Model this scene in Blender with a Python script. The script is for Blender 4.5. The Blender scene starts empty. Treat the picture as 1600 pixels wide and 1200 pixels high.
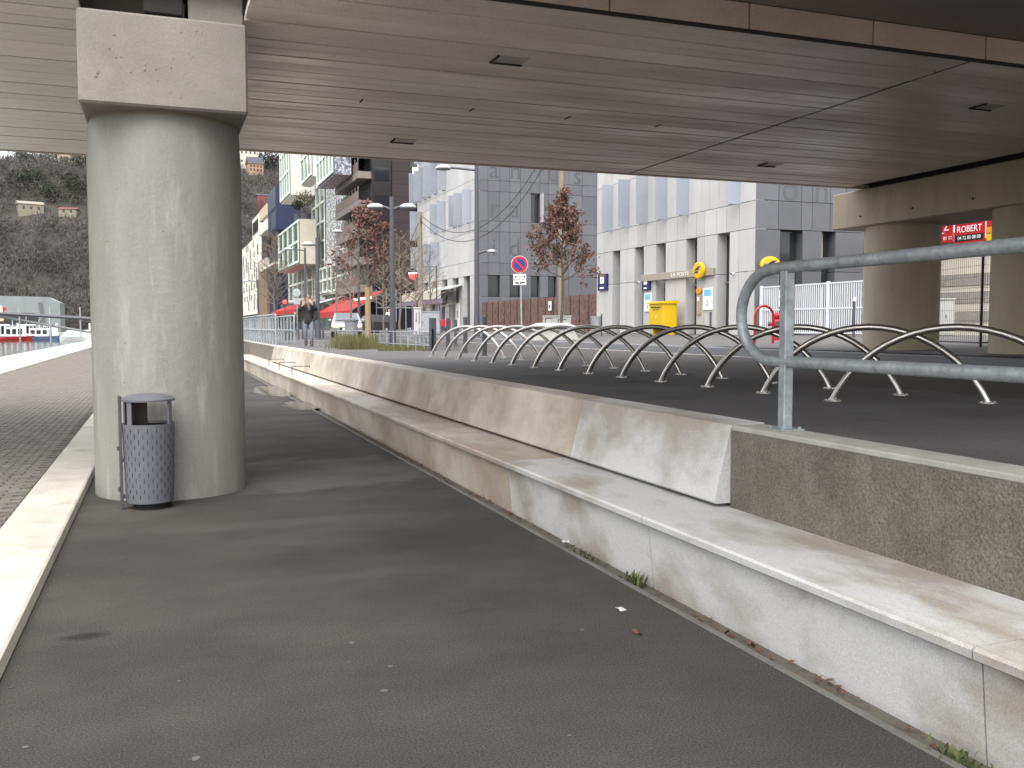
import bpy, bmesh, math, random
from mathutils import Vector, Matrix, noise
random.seed(7)
R = math.radians
scn = bpy.context.scene
col = scn.collection

# ---------------------------------------------------------------- camera
FPX, CAMH, VX, HY = 1470.0, 1.6, 254.0, 510.0
PITCH = math.atan((600 - HY) / FPX)
YAW = math.atan((800 - VX) / FPX * math.cos(PITCH))
cd = bpy.data.cameras.new('camera')
cam = bpy.data.objects.new('camera', cd)
col.objects.link(cam)
cam.location = (0, 0, CAMH)
cam.rotation_euler = (math.pi / 2 - PITCH, 0, -YAW)
cd.sensor_fit = 'HORIZONTAL'
cd.sensor_width = 36.0
cd.lens = 36.0 * FPX / 1600.0
cd.clip_start = 0.05
cd.clip_end = 6000
scn.camera = cam

# ---------------------------------------------------------------- sky, sun, exposure
SUN_EL, SUN_AZ = 58.0, -152.0          # azimuth from +Y towards +X
w = bpy.data.worlds.new('World')
scn.world = w
w.use_nodes = True
wn = w.node_tree
bg = wn.nodes['Background']
sky = wn.nodes.new('ShaderNodeTexSky')
sky.sky_type = 'NISHITA'
sky.sun_disc = False
sky.sun_elevation = R(SUN_EL)
sky.sun_rotation = R(SUN_AZ)
sky.air_density = 1.0
sky.dust_density = 4.0
sky.ozone_density = 1.0
hs = wn.nodes.new('ShaderNodeHueSaturation')
hs.inputs['Saturation'].default_value = 0.22
hs.inputs['Value'].default_value = 1.0
wn.links.new(sky.outputs[0], hs.inputs['Color'])
gm = wn.nodes.new('ShaderNodeGamma')          # overcast: an even, flatter sky
gm.inputs['Gamma'].default_value = 0.45
wn.links.new(hs.outputs[0], gm.inputs['Color'])
wn.links.new(gm.outputs[0], bg.inputs['Color'])
bg.inputs['Strength'].default_value = 0.15
sd = bpy.data.lights.new('sun', 'SUN')
sd.energy = 0.5
sd.angle = R(60)
sd.color = (1.0, 0.96, 0.9)
sun = bpy.data.objects.new('sun', sd)
col.objects.link(sun)
sv = Vector((math.sin(R(SUN_AZ)) * math.cos(R(SUN_EL)), math.cos(R(SUN_AZ)) * math.cos(R(SUN_EL)), math.sin(R(SUN_EL))))
sun.rotation_euler = sv.to_track_quat('Z', 'Y').to_euler()
sun.location = (-20, 0, 40)
scn.view_settings.view_transform = 'Standard'
scn.view_settings.look = 'None'
scn.view_settings.gamma = 1.0
scn.view_settings.use_curve_mapping = False
scn.view_settings.exposure = 2.95
scn.render.engine = 'CYCLES'
scn.cycles.max_bounces = 8
scn.cycles.diffuse_bounces = 5
scn.cycles.glossy_bounces = 4

# ---------------------------------------------------------------- pixel -> place
_F = Vector((math.sin(YAW) * math.cos(PITCH), math.cos(YAW) * math.cos(PITCH), -math.sin(PITCH)))
_R = Vector((math.cos(YAW), -math.sin(YAW), 0))
_U = _R.cross(_F)
_C = Vector((0, 0, CAMH))
def ray(x, y): return _F + _R * ((x - 800) / FPX) + _U * ((600 - y) / FPX)
def onX(x, y, X): d = ray(x, y); return _C + d * (X / d.x)
def onY(x, y, Y): d = ray(x, y); return _C + d * (Y / d.y)
def onZ(x, y, Z): d = ray(x, y); return _C + d * ((Z - CAMH) / d.z)
def at(px, d): return _C + ray(px, HY) * d

# ---------------------------------------------------------------- materials
def hexc(c): return (c[0], c[1], c[2], 1.0)
MATS = {}
def mat(name, c1, c2=None, scale=4.0, rough=0.7, metal=0.0, bump=0.0, bscale=None, stretch=(1, 1, 1), c3=None,
        scale3=0.6, lo=0.35, hi=0.65, lo3=0.5, hi3=0.7, rough2=None, spec=0.5, rand=0.0, emit=None, estr=0.0,
        speck=0.0, sscale=220.0):
    m = bpy.data.materials.new(name)
    m.use_nodes = True
    nt = m.node_tree
    b = nt.nodes['Principled BSDF']
    b.inputs['Roughness'].default_value = rough
    b.inputs['Metallic'].default_value = metal
    b.inputs['Specular IOR Level'].default_value = spec
    b.inputs['Base Color'].default_value = hexc(c1)
    if emit:
        b.inputs['Emission Color'].default_value = hexc(emit)
        b.inputs['Emission Strength'].default_value = estr
    geo = nt.nodes.new('ShaderNodeNewGeometry')
    mp = nt.nodes.new('ShaderNodeMapping')
    mp.inputs['Scale'].default_value = stretch
    nt.links.new(geo.outputs['Position'], mp.inputs['Vector'])
    def ns(sc, det=6.0, rgh=0.6, vec=mp.outputs[0]):
        n = nt.nodes.new('ShaderNodeTexNoise')
        n.inputs['Scale'].default_value = sc
        n.inputs['Detail'].default_value = det
        n.inputs['Roughness'].default_value = rgh
        nt.links.new(vec, n.inputs['Vector'])
        return n
    def ramp(src, lo_, hi_):
        mr = nt.nodes.new('ShaderNodeMapRange')
        mr.inputs['From Min'].default_value = lo_
        mr.inputs['From Max'].default_value = hi_
        nt.links.new(src, mr.inputs['Value'])
        return mr.outputs[0]
    def mix(fac, a, bb, mode='MIX'):
        x = nt.nodes.new('ShaderNodeMix')
        x.data_type = 'RGBA'
        x.blend_type = mode
        if isinstance(fac, float): x.inputs['Factor'].default_value = fac
        else: nt.links.new(fac, x.inputs['Factor'])
        for s, v in ((6, a), (7, bb)):
            if isinstance(v, tuple): x.inputs[s].default_value = hexc(v)
            else: nt.links.new(v, x.inputs[s])
        return x.outputs[2]
    out = None
    if c2:
        n1 = ns(scale)
        f1 = ramp(n1.outputs['Fac'], lo, hi)
        out = mix(f1, c1, c2)
        if rough2 is not None:
            mr = nt.nodes.new('ShaderNodeMapRange')
            mr.inputs['From Min'].default_value = lo
            mr.inputs['From Max'].default_value = hi
            mr.inputs['To Min'].default_value = rough
            mr.inputs['To Max'].default_value = rough2
            nt.links.new(n1.outputs['Fac'], mr.inputs['Value'])
            nt.links.new(mr.outputs[0], b.inputs['Roughness'])
    if c3:
        n3 = ns(scale3, 5.0, 0.65)
        out = mix(ramp(n3.outputs['Fac'], lo3, hi3), out if out else c1, c3)
    if speck:
        n4 = ns(sscale, 2.0, 0.7, geo.outputs['Position'])
        g = ramp(n4.outputs['Fac'], 0.36, 0.64)
        mr = nt.nodes.new('ShaderNodeMapRange')
        mr.inputs['To Min'].default_value = 1.0 - speck
        mr.inputs['To Max'].default_value = 1.0 + speck
        nt.links.new(g, mr.inputs['Value'])
        cc = nt.nodes.new('ShaderNodeCombineColor')
        for k in range(3): nt.links.new(mr.outputs[0], cc.inputs[k])
        out = mix(1.0, out if out else c1, cc.outputs[0], 'MULTIPLY')
    if rand:
        oi = nt.nodes.new('ShaderNodeObjectInfo')
        mr = nt.nodes.new('ShaderNodeMapRange')
        mr.inputs['To Min'].default_value = 1.0 - rand
        mr.inputs['To Max'].default_value = 1.0 + rand
        nt.links.new(oi.outputs['Random'], mr.inputs['Value'])
        cc = nt.nodes.new('ShaderNodeCombineColor')
        for k in range(3): nt.links.new(mr.outputs[0], cc.inputs[k])
        out = mix(1.0, out if out else c1, cc.outputs[0], 'MULTIPLY')
    if out is not None: nt.links.new(out, b.inputs['Base Color'])
    if bump:
        nb = ns(bscale or scale * 6, 4.0, 0.7, geo.outputs['Position'])
        bp = nt.nodes.new('ShaderNodeBump')
        bp.inputs['Strength'].default_value = bump
        bp.inputs['Distance'].default_value = 0.02
        nt.links.new(nb.outputs['Fac'], bp.inputs['Height'])
        nt.links.new(bp.outputs[0], b.inputs['Normal'])
    MATS[name] = m
    return m

mat('asphalt', (0.044, 0.0415, 0.039), (0.062, 0.058, 0.054), 0.9, 0.9, bump=0.25, bscale=130, c3=(0.040, 0.037, 0.035), scale3=0.35, lo3=0.5, hi3=0.8, rough2=0.8, speck=0.42, sscale=110, stretch=(1, 1.3, 1), spec=0.15)
mat('asphalt_terrace', (0.095, 0.091, 0.094), (0.122, 0.118, 0.12), 0.8, 0.8, bump=0.2, bscale=140, c3=(0.045, 0.043, 0.044), scale3=0.3, speck=0.3, sscale=170, spec=0.2)
mat('asphalt_road', (0.044, 0.037, 0.035), (0.056, 0.048, 0.045), 0.5, 0.8, bump=0.2, bscale=120, speck=0.25, sscale=150)
mat('sidewalk', (0.085, 0.08, 0.08), (0.105, 0.10, 0.10), 0.6, 0.8, bump=0.1, bscale=60, speck=0.15)
mat('kerb_stone', (0.52, 0.495, 0.43), (0.43, 0.405, 0.345), 1.6, 0.62, bump=0.15, bscale=40, c3=(0.28, 0.255, 0.20), scale3=2.4, lo3=0.54, hi3=0.8, speck=0.08, rand=0.06)
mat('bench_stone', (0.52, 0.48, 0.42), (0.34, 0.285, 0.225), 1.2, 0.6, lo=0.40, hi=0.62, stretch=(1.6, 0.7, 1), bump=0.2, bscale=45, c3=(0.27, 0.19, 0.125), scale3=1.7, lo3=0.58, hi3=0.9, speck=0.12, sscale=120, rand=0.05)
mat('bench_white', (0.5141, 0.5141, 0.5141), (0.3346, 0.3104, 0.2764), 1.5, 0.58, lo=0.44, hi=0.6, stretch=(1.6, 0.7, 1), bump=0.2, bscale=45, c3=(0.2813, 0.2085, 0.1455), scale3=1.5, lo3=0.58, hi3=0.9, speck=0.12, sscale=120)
mat('wall_concrete', (0.112, 0.10, 0.082), (0.168, 0.153, 0.128), 3.2, 0.9, bump=0.8, bscale=24, c3=(0.092, 0.081, 0.065), scale3=6.5, lo3=0.58, hi3=0.78, speck=0.3, sscale=80, stretch=(1, 1, 0.8))
mat('wall_cap', (0.40, 0.39, 0.36), (0.32, 0.31, 0.28), 5.0, 0.8, bump=0.3, bscale=50, speck=0.15)
mat('pier_concrete', (0.2419, 0.2362, 0.2148), (0.1968, 0.1935, 0.1771), 2.2, 0.75, bump=0.3, bscale=14, c3=(0.287, 0.2829, 0.2665), scale3=4.5, lo3=0.54, hi3=0.70, stretch=(1.6, 1.6, 0.28), speck=0.06, sscale=70)
mat('capital_concrete', (0.2232, 0.2088, 0.1836), (0.1908, 0.1786, 0.1598), 2.2, 0.75, bump=0.2, bscale=20, c3=(0.1728, 0.1598, 0.1404), scale3=1.4, lo3=0.6, hi3=0.75, speck=0.08, sscale=60)
mat('pier_concrete_warm', (0.43, 0.375, 0.28), (0.36, 0.315, 0.24), 1.4, 0.78, bump=0.15, bscale=18, c3=(0.30, 0.26, 0.20), scale3=0.9, lo3=0.55, hi3=0.75, stretch=(1.3, 1.3, 0.3), speck=0.06, sscale=70)
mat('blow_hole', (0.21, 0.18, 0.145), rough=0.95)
mat('soffit_plank', (0.7632, 0.6837, 0.6413), (0.6466, 0.5777, 0.5406), 0.6, 0.3, metal=0.15, bump=0.05, bscale=9, c3=(0.5088, 0.4452, 0.4081), scale3=0.5, lo3=0.55, hi3=0.75, rough2=0.5, speck=0.1, sscale=60, rand=0.07, stretch=(0.6, 2.5, 1))
mat('soffit_plank_left', (0.726, 0.693, 0.6325), (0.638, 0.6105, 0.5555), 0.6, 0.35, metal=0.15, bump=0.05, bscale=9, speck=0.08, sscale=60, rand=0.06, stretch=(0.6, 2.5, 1))
mat('fascia', (0.52, 0.42, 0.345), (0.46, 0.365, 0.30), 1.5, 0.6, speck=0.08, sscale=60, rand=0.05)
mat('deck_dark', (0.30, 0.265, 0.245), (0.25, 0.22, 0.205), 0.8, 0.7, speck=0.1, sscale=40)
mat('fitting', (0.40, 0.36, 0.335), rough=0.5)
mat('rubber', (0.022, 0.02, 0.02), rough=0.8)
mat('stainless', (0.62, 0.585, 0.55), (0.50, 0.475, 0.445), 6.0, 0.24, metal=1.0, rough2=0.4)
mat('galvanised', (0.36, 0.395, 0.415), (0.25, 0.275, 0.29), 22.0, 0.42, metal=0.5, rough2=0.6, bump=0.12, bscale=70, c3=(0.42, 0.455, 0.475), scale3=7)
mat('bin_paint', (0.115, 0.12, 0.14), (0.135, 0.14, 0.16), 8, 0.5, metal=0.2, c3=(0.17, 0.17, 0.175), scale3=9, lo3=0.6, hi3=0.8)
mat('bin_far', (0.17, 0.175, 0.19), rough=0.6)
mat('dark_paint', (0.06, 0.062, 0.075), (0.075, 0.077, 0.09), 6, 0.5, metal=0.2)
mat('slot_dark', (0.012, 0.012, 0.014), rough=0.9)
mat('lamp_shell', (0.55, 0.58, 0.63), rough=0.35, metal=0.4)
mat('paver', (0.105, 0.095, 0.083), (0.145, 0.132, 0.114), 5, 0.75, bump=0.3, bscale=60, rand=0.16, speck=0.12, sscale=90)
mat('paver_joint', (0.085, 0.078, 0.066), (0.11, 0.10, 0.085), 3, 0.9, bump=0.2, bscale=40)
mat('embankment', (0.52, 0.50, 0.43), (0.30, 0.29, 0.25), 2.2, 0.7, bump=0.6, bscale=6, speck=0.3, sscale=14)
mat('grass', (0.10, 0.16, 0.05), (0.07, 0.11, 0.03), 2.0, 0.9)
mat('ground', (0.14, 0.13, 0.12), (0.10, 0.095, 0.085), 0.2, 0.9)
mat('scrub', (0.04675, 0.03995, 0.0357), (0.0323, 0.02805, 0.02465), 0.05, 0.95, c3=(0.0595, 0.0527, 0.034), scale3=0.02, bump=0.3, bscale=0.3)
mat('twig', (0.092, 0.084, 0.0816), (0.0416, 0.0368, 0.0344), 0.05, 0.95, c3=(0.0576, 0.0624, 0.0448), scale3=0.022)  # hill twigs lightened in colour to suggest aerial haze
mat('evergreen', (0.018, 0.026, 0.017), (0.030, 0.040, 0.022), 0.5, 0.9)
mat('yellow_scrub', (0.085, 0.07, 0.035), (0.06, 0.058, 0.03), 0.3, 0.9)
mat('bark', (0.10, 0.08, 0.065), (0.065, 0.052, 0.044), 9, 0.9, bump=0.4, bscale=40)
mat('pale_bark', (0.20, 0.165, 0.13), (0.13, 0.105, 0.085), 9, 0.9)
mat('trunk_wrap', (0.34, 0.24, 0.135), (0.27, 0.19, 0.11), 12, 0.9, stretch=(1, 1, 6), bump=0.3, bscale=60)
mat('dead_leaf', (0.13, 0.055, 0.036), (0.085, 0.037, 0.027), 3, 0.7, c3=(0.17, 0.085, 0.05), scale3=5)
mat('reed', (0.14, 0.115, 0.05), (0.075, 0.095, 0.03), 1.8, 0.9)
mat('weed', (0.06, 0.10, 0.03), (0.10, 0.10, 0.04), 20, 0.9)
mat('panel_light', (0.451, 0.4455, 0.44), (0.4125, 0.407, 0.4015), 0.8, 0.45, rand=0.08)
mat('panel_grey_dimmed', (0.1032, 0.1066, 0.1204), (0.0903, 0.09374, 0.1058), 0.8, 0.5, rand=0.12)  # gable panels: colour darkened to stand in for weaker light on that side
mat('panel_grey_dark', (0.24, 0.245, 0.255), (0.215, 0.22, 0.23), 0.8, 0.6, rand=0.06)
mat('letter_relief', (0.0645, 0.06622, 0.07482), rough=0.6)
mat('letter_relief_light', (0.0774, 0.07998, 0.0903), rough=0.6)
mat('joint_dark', (0.05, 0.05, 0.055), rough=0.9)
mat('shutter', (0.30, 0.325, 0.375), (0.27, 0.295, 0.34), 1.0, 0.5, rand=0.06)
mat('reveal', (0.16, 0.165, 0.18), rough=0.6)
mat('dark_glass', (0.02, 0.022, 0.026), rough=0.08, spec=0.6)
mat('warm_glass', (0.30, 0.19, 0.08), rough=0.15, spec=0.6)
mat('wind_glass', (0.10, 0.12, 0.14), rough=0.06, spec=0.8)
mat('green_glass', (0.16, 0.22, 0.19), (0.08, 0.115, 0.10), 0.35, 0.12, spec=0.7, lo=0.4, hi=0.6)
mat('green_frame', (0.62, 0.68, 0.63), rough=0.5)
mat('white_render', (0.66, 0.65, 0.60), (0.60, 0.59, 0.545), 0.5, 0.7)
mat('pixel_panel', (0.60, 0.60, 0.60), (0.26, 0.27, 0.30), 4.5, 0.6, lo=0.49, hi=0.51)
mat('pixel_panel_dark', (0.46, 0.48, 0.54), (0.12, 0.125, 0.16), 4.5, 0.6, lo=0.47, hi=0.49)
mat('travertine', (0.50, 0.46, 0.39), (0.42, 0.385, 0.32), 0.6, 0.7)
mat('blue_panel', (0.010, 0.014, 0.055), (0.008, 0.011, 0.045), 0.5, 0.45)
mat('blue_light', (0.05, 0.065, 0.12), rough=0.35)
mat('brown_brick', (0.02736, 0.01728, 0.01872), (0.0216, 0.0144, 0.01584), 0.9, 0.7, stretch=(0.3, 0.3, 4.5), rand=0.08)
mat('brown_dark', (0.0144, 0.0108, 0.01296), (0.02016, 0.01512, 0.01656), 0.6, 0.35, stretch=(0.3, 0.3, 4.5))
mat('balcony_concrete', (0.20, 0.175, 0.16), (0.15, 0.13, 0.12), 0.6, 0.7)
mat('balcony_rail', (0.14, 0.09, 0.08), rough=0.5)
mat('beige', (0.46, 0.39, 0.28), rough=0.7)
mat('brown_wood', (0.22, 0.14, 0.085), (0.17, 0.11, 0.07), 1.0, 0.8)
mat('rust_panel', (0.135, 0.072, 0.055), (0.105, 0.056, 0.044), 1.2, 0.7, c3=(0.17, 0.10, 0.08), scale3=2.5, rand=0.06)
mat('rust_dark', (0.045, 0.022, 0.018), rough=0.8)
mat('wood_pole', (0.23, 0.195, 0.15), (0.17, 0.145, 0.11), 4, 0.9, stretch=(3, 3, 0.3))
mat('cable', (0.03, 0.03, 0.032), rough=0.7)
mat('cabinet', (0.42, 0.42, 0.40), (0.36, 0.36, 0.34), 2, 0.6)
mat('graffiti', (0.03, 0.03, 0.03), rough=0.6)
mat('white_paint', (0.78, 0.78, 0.77), rough=0.5)
mat('line_paint', (0.66, 0.65, 0.62), (0.40, 0.39, 0.37), 3, 0.7)
mat('fence_white', (0.58, 0.60, 0.64), rough=0.45)
mat('red_paint', (0.34, 0.010, 0.014), rough=0.35)
mat('sign_red', (0.40, 0.012, 0.022), rough=0.45)
mat('sign_blue', (0.012, 0.025, 0.17), rough=0.45)
mat('navy_sign', (0.012, 0.014, 0.085), rough=0.4)
mat('post_yellow', (0.62, 0.40, 0.004), rough=0.4)
mat('orange_yellow', (0.6, 0.27, 0.006), rough=0.4)
mat('awning_red', (0.36, 0.010, 0.016), rough=0.7)
mat('awning_cream', (0.45, 0.42, 0.36), rough=0.7)
mat('purple', (0.16, 0.11, 0.19), rough=0.5)
mat('chair_red', (0.50, 0.03, 0.035), rough=0.5)
mat('bar_metal', (0.40, 0.35, 0.28), rough=0.4, metal=0.4)
mat('poster', (0.72, 0.76, 0.80), rough=0.4)
mat('poster_blue', (0.16, 0.45, 0.62), rough=0.4)
mat('black', (0.012, 0.012, 0.013), rough=0.5)
mat('cream_wall', (0.56, 0.52, 0.43), (0.50, 0.465, 0.385), 0.6, 0.75)
mat('grey_wash', (0.24, 0.225, 0.20), (0.30, 0.28, 0.245), 5, 0.85)
mat('beige_dull', (0.22, 0.19, 0.14), rough=0.8)
mat('travertine_dull', (0.25, 0.22, 0.19), rough=0.8)
mat('brick_red', (0.18, 0.055, 0.055), rough=0.8)
mat('roof_tile', (0.17, 0.07, 0.055), rough=0.8)
mat('slate', (0.05, 0.055, 0.075), rough=0.6)
mat('peach', (0.34, 0.21, 0.14), rough=0.8)
mat('skin', (0.50, 0.32, 0.25), rough=0.55)
mat('hair', (0.11, 0.055, 0.03), (0.15, 0.08, 0.045), 30, 0.5)
mat('jacket', (0.016, 0.014, 0.017), (0.024, 0.018, 0.022), 10, 0.8)
mat('jeans', (0.17, 0.19, 0.24), (0.12, 0.135, 0.175), 12, 0.85)
mat('jeans_dark', (0.04, 0.06, 0.15), rough=0.85)
mat('boots', (0.03, 0.016, 0.014), rough=0.5)
mat('scarf', (0.14, 0.14, 0.135), (0.09, 0.09, 0.09), 14, 0.9)
mat('shirt_white', (0.7, 0.7, 0.7), rough=0.8)
mat('car_paint', (0.42, 0.42, 0.42), rough=0.25, metal=0.5)
mat('headlight_lit', (1, 0.9, 0.7), rough=0.3, emit=(1.0, 0.58, 0.18), estr=.45)
mat('lit_warm', (1, 0.8, 0.5), rough=0.4, emit=(1.0, 0.72, 0.36), estr=.9)
mat('lit_red', (0.8, 0.05, 0.05), rough=0.4, emit=(1.0, 0.06, 0.05), estr=.35)
mat('lit_white', (1, 0.9, 0.9), rough=0.4, emit=(1.0, 0.85, 0.8), estr=1.2)
mat('boat_white', (0.62, 0.64, 0.66), rough=0.4)
mat('boat_red', (0.36, 0.03, 0.03), rough=0.4)
mat('boat_blue', (0.10, 0.16, 0.26), rough=0.4)
mat('boat_cover', (0.36, 0.52, 0.50), rough=0.7)
mat('museum', (0.22, 0.235, 0.25), (0.17, 0.18, 0.195), 0.2, 0.5)
mat('puddle', (0.05, 0.047, 0.045), rough=0.06, spec=0.6)
mat('edging', (0.15, 0.145, 0.135), (0.10, 0.095, 0.09), 2.0, 0.85, speck=0.2)
mat('gum', (0.095, 0.092, 0.088), rough=0.8)
mat('grit', (0.085, 0.078, 0.068), rough=0.9)
mat('foil', (0.5, 0.52, 0.55), rough=0.4)
# water with ripples
m = mat('water', (0.055, 0.062, 0.058), rough=0.12, bump=0.35, bscale=0.9)

def worn(m, spots):
    nt = m.node_tree; bs = nt.nodes['Principled BSDF']
    src = bs.inputs['Base Color'].links[0].from_socket
    geo = nt.nodes.new('ShaderNodeNewGeometry')
    nz = nt.nodes.new('ShaderNodeTexNoise'); nz.inputs['Scale'].default_value = 2.3; nz.inputs['Detail'].default_value = 5
    nt.links.new(geo.outputs['Position'], nz.inputs['Vector'])
    for (cx, cy, rx, ry, gain, soft) in spots:
        sb_ = nt.nodes.new('ShaderNodeVectorMath'); sb_.operation = 'SUBTRACT'; sb_.inputs[1].default_value = (cx, cy, 0)
        nt.links.new(geo.outputs['Position'], sb_.inputs[0])
        dv = nt.nodes.new('ShaderNodeVectorMath'); dv.operation = 'DIVIDE'; dv.inputs[1].default_value = (rx, ry, 1)
        nt.links.new(sb_.outputs[0], dv.inputs[0])
        ln_ = nt.nodes.new('ShaderNodeVectorMath'); ln_.operation = 'LENGTH'; nt.links.new(dv.outputs[0], ln_.inputs[0])
        ad = nt.nodes.new('ShaderNodeMath'); ad.operation = 'MULTIPLY_ADD'; ad.inputs[1].default_value = 1.1; nt.links.new(nz.outputs['Fac'], ad.inputs[0]); nt.links.new(ln_.outputs['Value'], ad.inputs[2])
        mr = nt.nodes.new('ShaderNodeMapRange'); mr.inputs['From Min'].default_value = 1.55 - soft; mr.inputs['From Max'].default_value = 1.55 + soft
        mr.inputs['To Min'].default_value = gain; mr.inputs['To Max'].default_value = 1.0
        nt.links.new(ad.outputs[0], mr.inputs['Value'])
        cc = nt.nodes.new('ShaderNodeCombineColor')
        for k in range(3): nt.links.new(mr.outputs[0], cc.inputs[k])
        mx = nt.nodes.new('ShaderNodeMix'); mx.data_type = 'RGBA'; mx.blend_type = 'MULTIPLY'; mx.inputs['Factor'].default_value = 1.0
        nt.links.new(src, mx.inputs[6]); nt.links.new(cc.outputs[0], mx.inputs[7]); src = mx.outputs[2]
    nt.links.new(src, bs.inputs['Base Color'])
worn(MATS['asphalt'], [(1.35, 10.4, 1.5, 1.15, 1.55, .10), (0.7, 7.75, 1.0, .15, 1.2, .6), (1.0, 5.95, .6, .09, 1.15, .6), (-.35, 8.7, .35, .5, 1.35, .4), (1.0, 14.5, 1.6, 2.2, 1.4, .5), (-.42, 5.25, .12, .05, .45, .4), (2.0, 7.0, .7, .5, .8, .4), (.4, 6.6, .9, .25, .82, .5)])

# ---------------------------------------------------------------- mesh helpers
class MB:
    def __init__(s): s.v = []; s.f = []
    def add(s, vs, fs):
        o = len(s.v); s.v += [tuple(p) for p in vs]; s.f += [tuple(i + o for i in q) for q in fs]; return s
    def box(s, x0, x1, y0, y1, z0, z1):
        return s.add([(x0, y0, z0), (x1, y0, z0), (x1, y1, z0), (x0, y1, z0), (x0, y0, z1), (x1, y0, z1), (x1, y1, z1), (x0, y1, z1)],
                     [(0, 3, 2, 1), (4, 5, 6, 7), (0, 1, 5, 4), (1, 2, 6, 5), (2, 3, 7, 6), (3, 0, 4, 7)])
    def cbox(s, x0, x1, y0, y1, z0, z1, c=0.01):      # box with chamfered edges
        bm = bmesh.new()
        mm = Matrix.Translation(((x0 + x1) / 2, (y0 + y1) / 2, (z0 + z1) / 2)) @ Matrix.Diagonal((x1 - x0, y1 - y0, z1 - z0, 1))
        bmesh.ops.create_cube(bm, size=1, matrix=mm)
        bmesh.ops.bevel(bm, geom=bm.edges[:], offset=c, segments=1, affect='EDGES', profile=0.5)
        bm.verts.index_update()
        s.add([v.co[:] for v in bm.verts], [[v.index for v in f.verts] for f in bm.faces]); bm.free(); return s
    def tube(s, pts, r, n=8, cap=True):
        pts = [Vector(p) for p in pts]
        rs = r if isinstance(r, (list, tuple)) else [r] * len(pts)
        t = (pts[1] - pts[0]).normalized()
        a = Vector((0, 0, 1)) if abs(t.z) < 0.9 else Vector((1, 0, 0))
        u = t.cross(a).normalized()
        vs = []
        for i, p in enumerate(pts):
            if i == 0: t = pts[1] - pts[0]
            elif i == len(pts) - 1: t = pts[i] - pts[i - 1]
            else: t = (pts[i] - pts[i - 1]).normalized() + (pts[i + 1] - pts[i]).normalized()
            t.normalize()
            u = (u - t * u.dot(t))
            u = u.normalized() if u.length > 1e-6 else t.orthogonal().normalized()
            ww = t.cross(u)
            for k in range(n):
                an = 2 * math.pi * k / n
                vs.append(p + (u * math.cos(an) + ww * math.sin(an)) * rs[i])
        fs = [(i * n + k, i * n + (k + 1) % n, (i + 1) * n + (k + 1) % n, (i + 1) * n + k) for i in range(len(pts) - 1) for k in range(n)]
        if cap:
            fs.append(tuple(range(n - 1, -1, -1))); fs.append(tuple((len(pts) - 1) * n + k for k in range(n)))
        return s.add(vs, fs)
    def lathe(s, prof, n=24, cx=0, cy=0, a0=0, a1=360, cap=True):
        full = abs(a1 - a0) >= 359.9
        m_ = n if full else n + 1
        vs = []
        for r, z in prof:
            for k in range(m_):
                an = R(a0 + (a1 - a0) * k / n)
                vs.append((cx + r * math.cos(an), cy + r * math.sin(an), z))
        fs = []
        for i in range(len(prof) - 1):
            for k in range(n):
                k2 = (k + 1) % m_
                fs.append((i * m_ + k, i * m_ + k2, (i + 1) * m_ + k2, (i + 1) * m_ + k))
        if full and cap:
            fs.append(tuple(range(m_ - 1, -1, -1))); fs.append(tuple((len(prof) - 1) * m_ + k for k in range(m_)))
        return s.add(vs, fs)
    def prism(s, poly, axis, a, b):        # poly in the two other axes (in x,y,z order), extruded along axis
        def mk(p, t):
            return {'x': (t, p[0], p[1]), 'y': (p[0], t, p[1]), 'z': (p[0], p[1], t)}[axis]
        n = len(poly)
        vs = [mk(p, a) for p in poly] + [mk(p, b) for p in poly]
        fs = [tuple(range(n)), tuple(range(2 * n - 1, n - 1, -1))] + [(i, (i + 1) % n, n + (i + 1) % n, n + i) for i in range(n)]
        return s.add(vs, fs)
    def build(s, name, m, parent=None, smooth=False, loc=None, kind=None):
        me = bpy.data.meshes.new(name)
        me.from_pydata(s.v, [], s.f)
        if not getattr(s, 'keep', False):
            bm = bmesh.new(); bm.from_mesh(me); bmesh.ops.recalc_face_normals(bm, faces=bm.faces[:]); bm.to_mesh(me); bm.free()
        me.materials.append(MATS[m] if isinstance(m, str) else m)
        if smooth:
            for p in me.polygons: p.use_smooth = True
            if smooth != 'all':
                me.set_sharp_from_angle(angle=R(40))
        o = bpy.data.objects.new(name, me)
        col.objects.link(o)
        if parent: o.parent = parent
        if loc: o.location = loc
        if kind: o['kind'] = kind
        return o
LABELS = {}
def tag(o, label, cat, group=None):
    o['label'] = label; o['category'] = cat
    if group: o['group'] = group
    return o
def thing(name, label, cat, loc=(0, 0, 0), rz=0, group=None):
    o = bpy.data.objects.new(name, None)
    col.objects.link(o)
    o.empty_display_size = 0.2
    o.location = loc; o.rotation_euler = (0, 0, rz)
    return tag(o, label, cat, group)
def dup(root, loc, rz=None, label=None, group=None, scale=None):
    def cp(o, par):
        c = o.copy(); col.objects.link(c)
        if par: c.parent = par
        for ch in [q for q in bpy.data.objects if q.parent == o]: cp(ch, c)
        return c
    r = cp(root, None)
    r.location = loc
    if rz is not None: r.rotation_euler = (0, 0, rz)
    if scale: r.scale = scale
    if label: r['label'] = label
    if group: r['group'] = group
    return r
def part_copy(o, parent, loc, rz=None, scale=None):
    c = o.copy(); col.objects.link(c); c.parent = parent; c.location = loc
    if rz is not None: c.rotation_euler = (0, 0, rz)
    if scale: c.scale = scale
    return c
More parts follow.
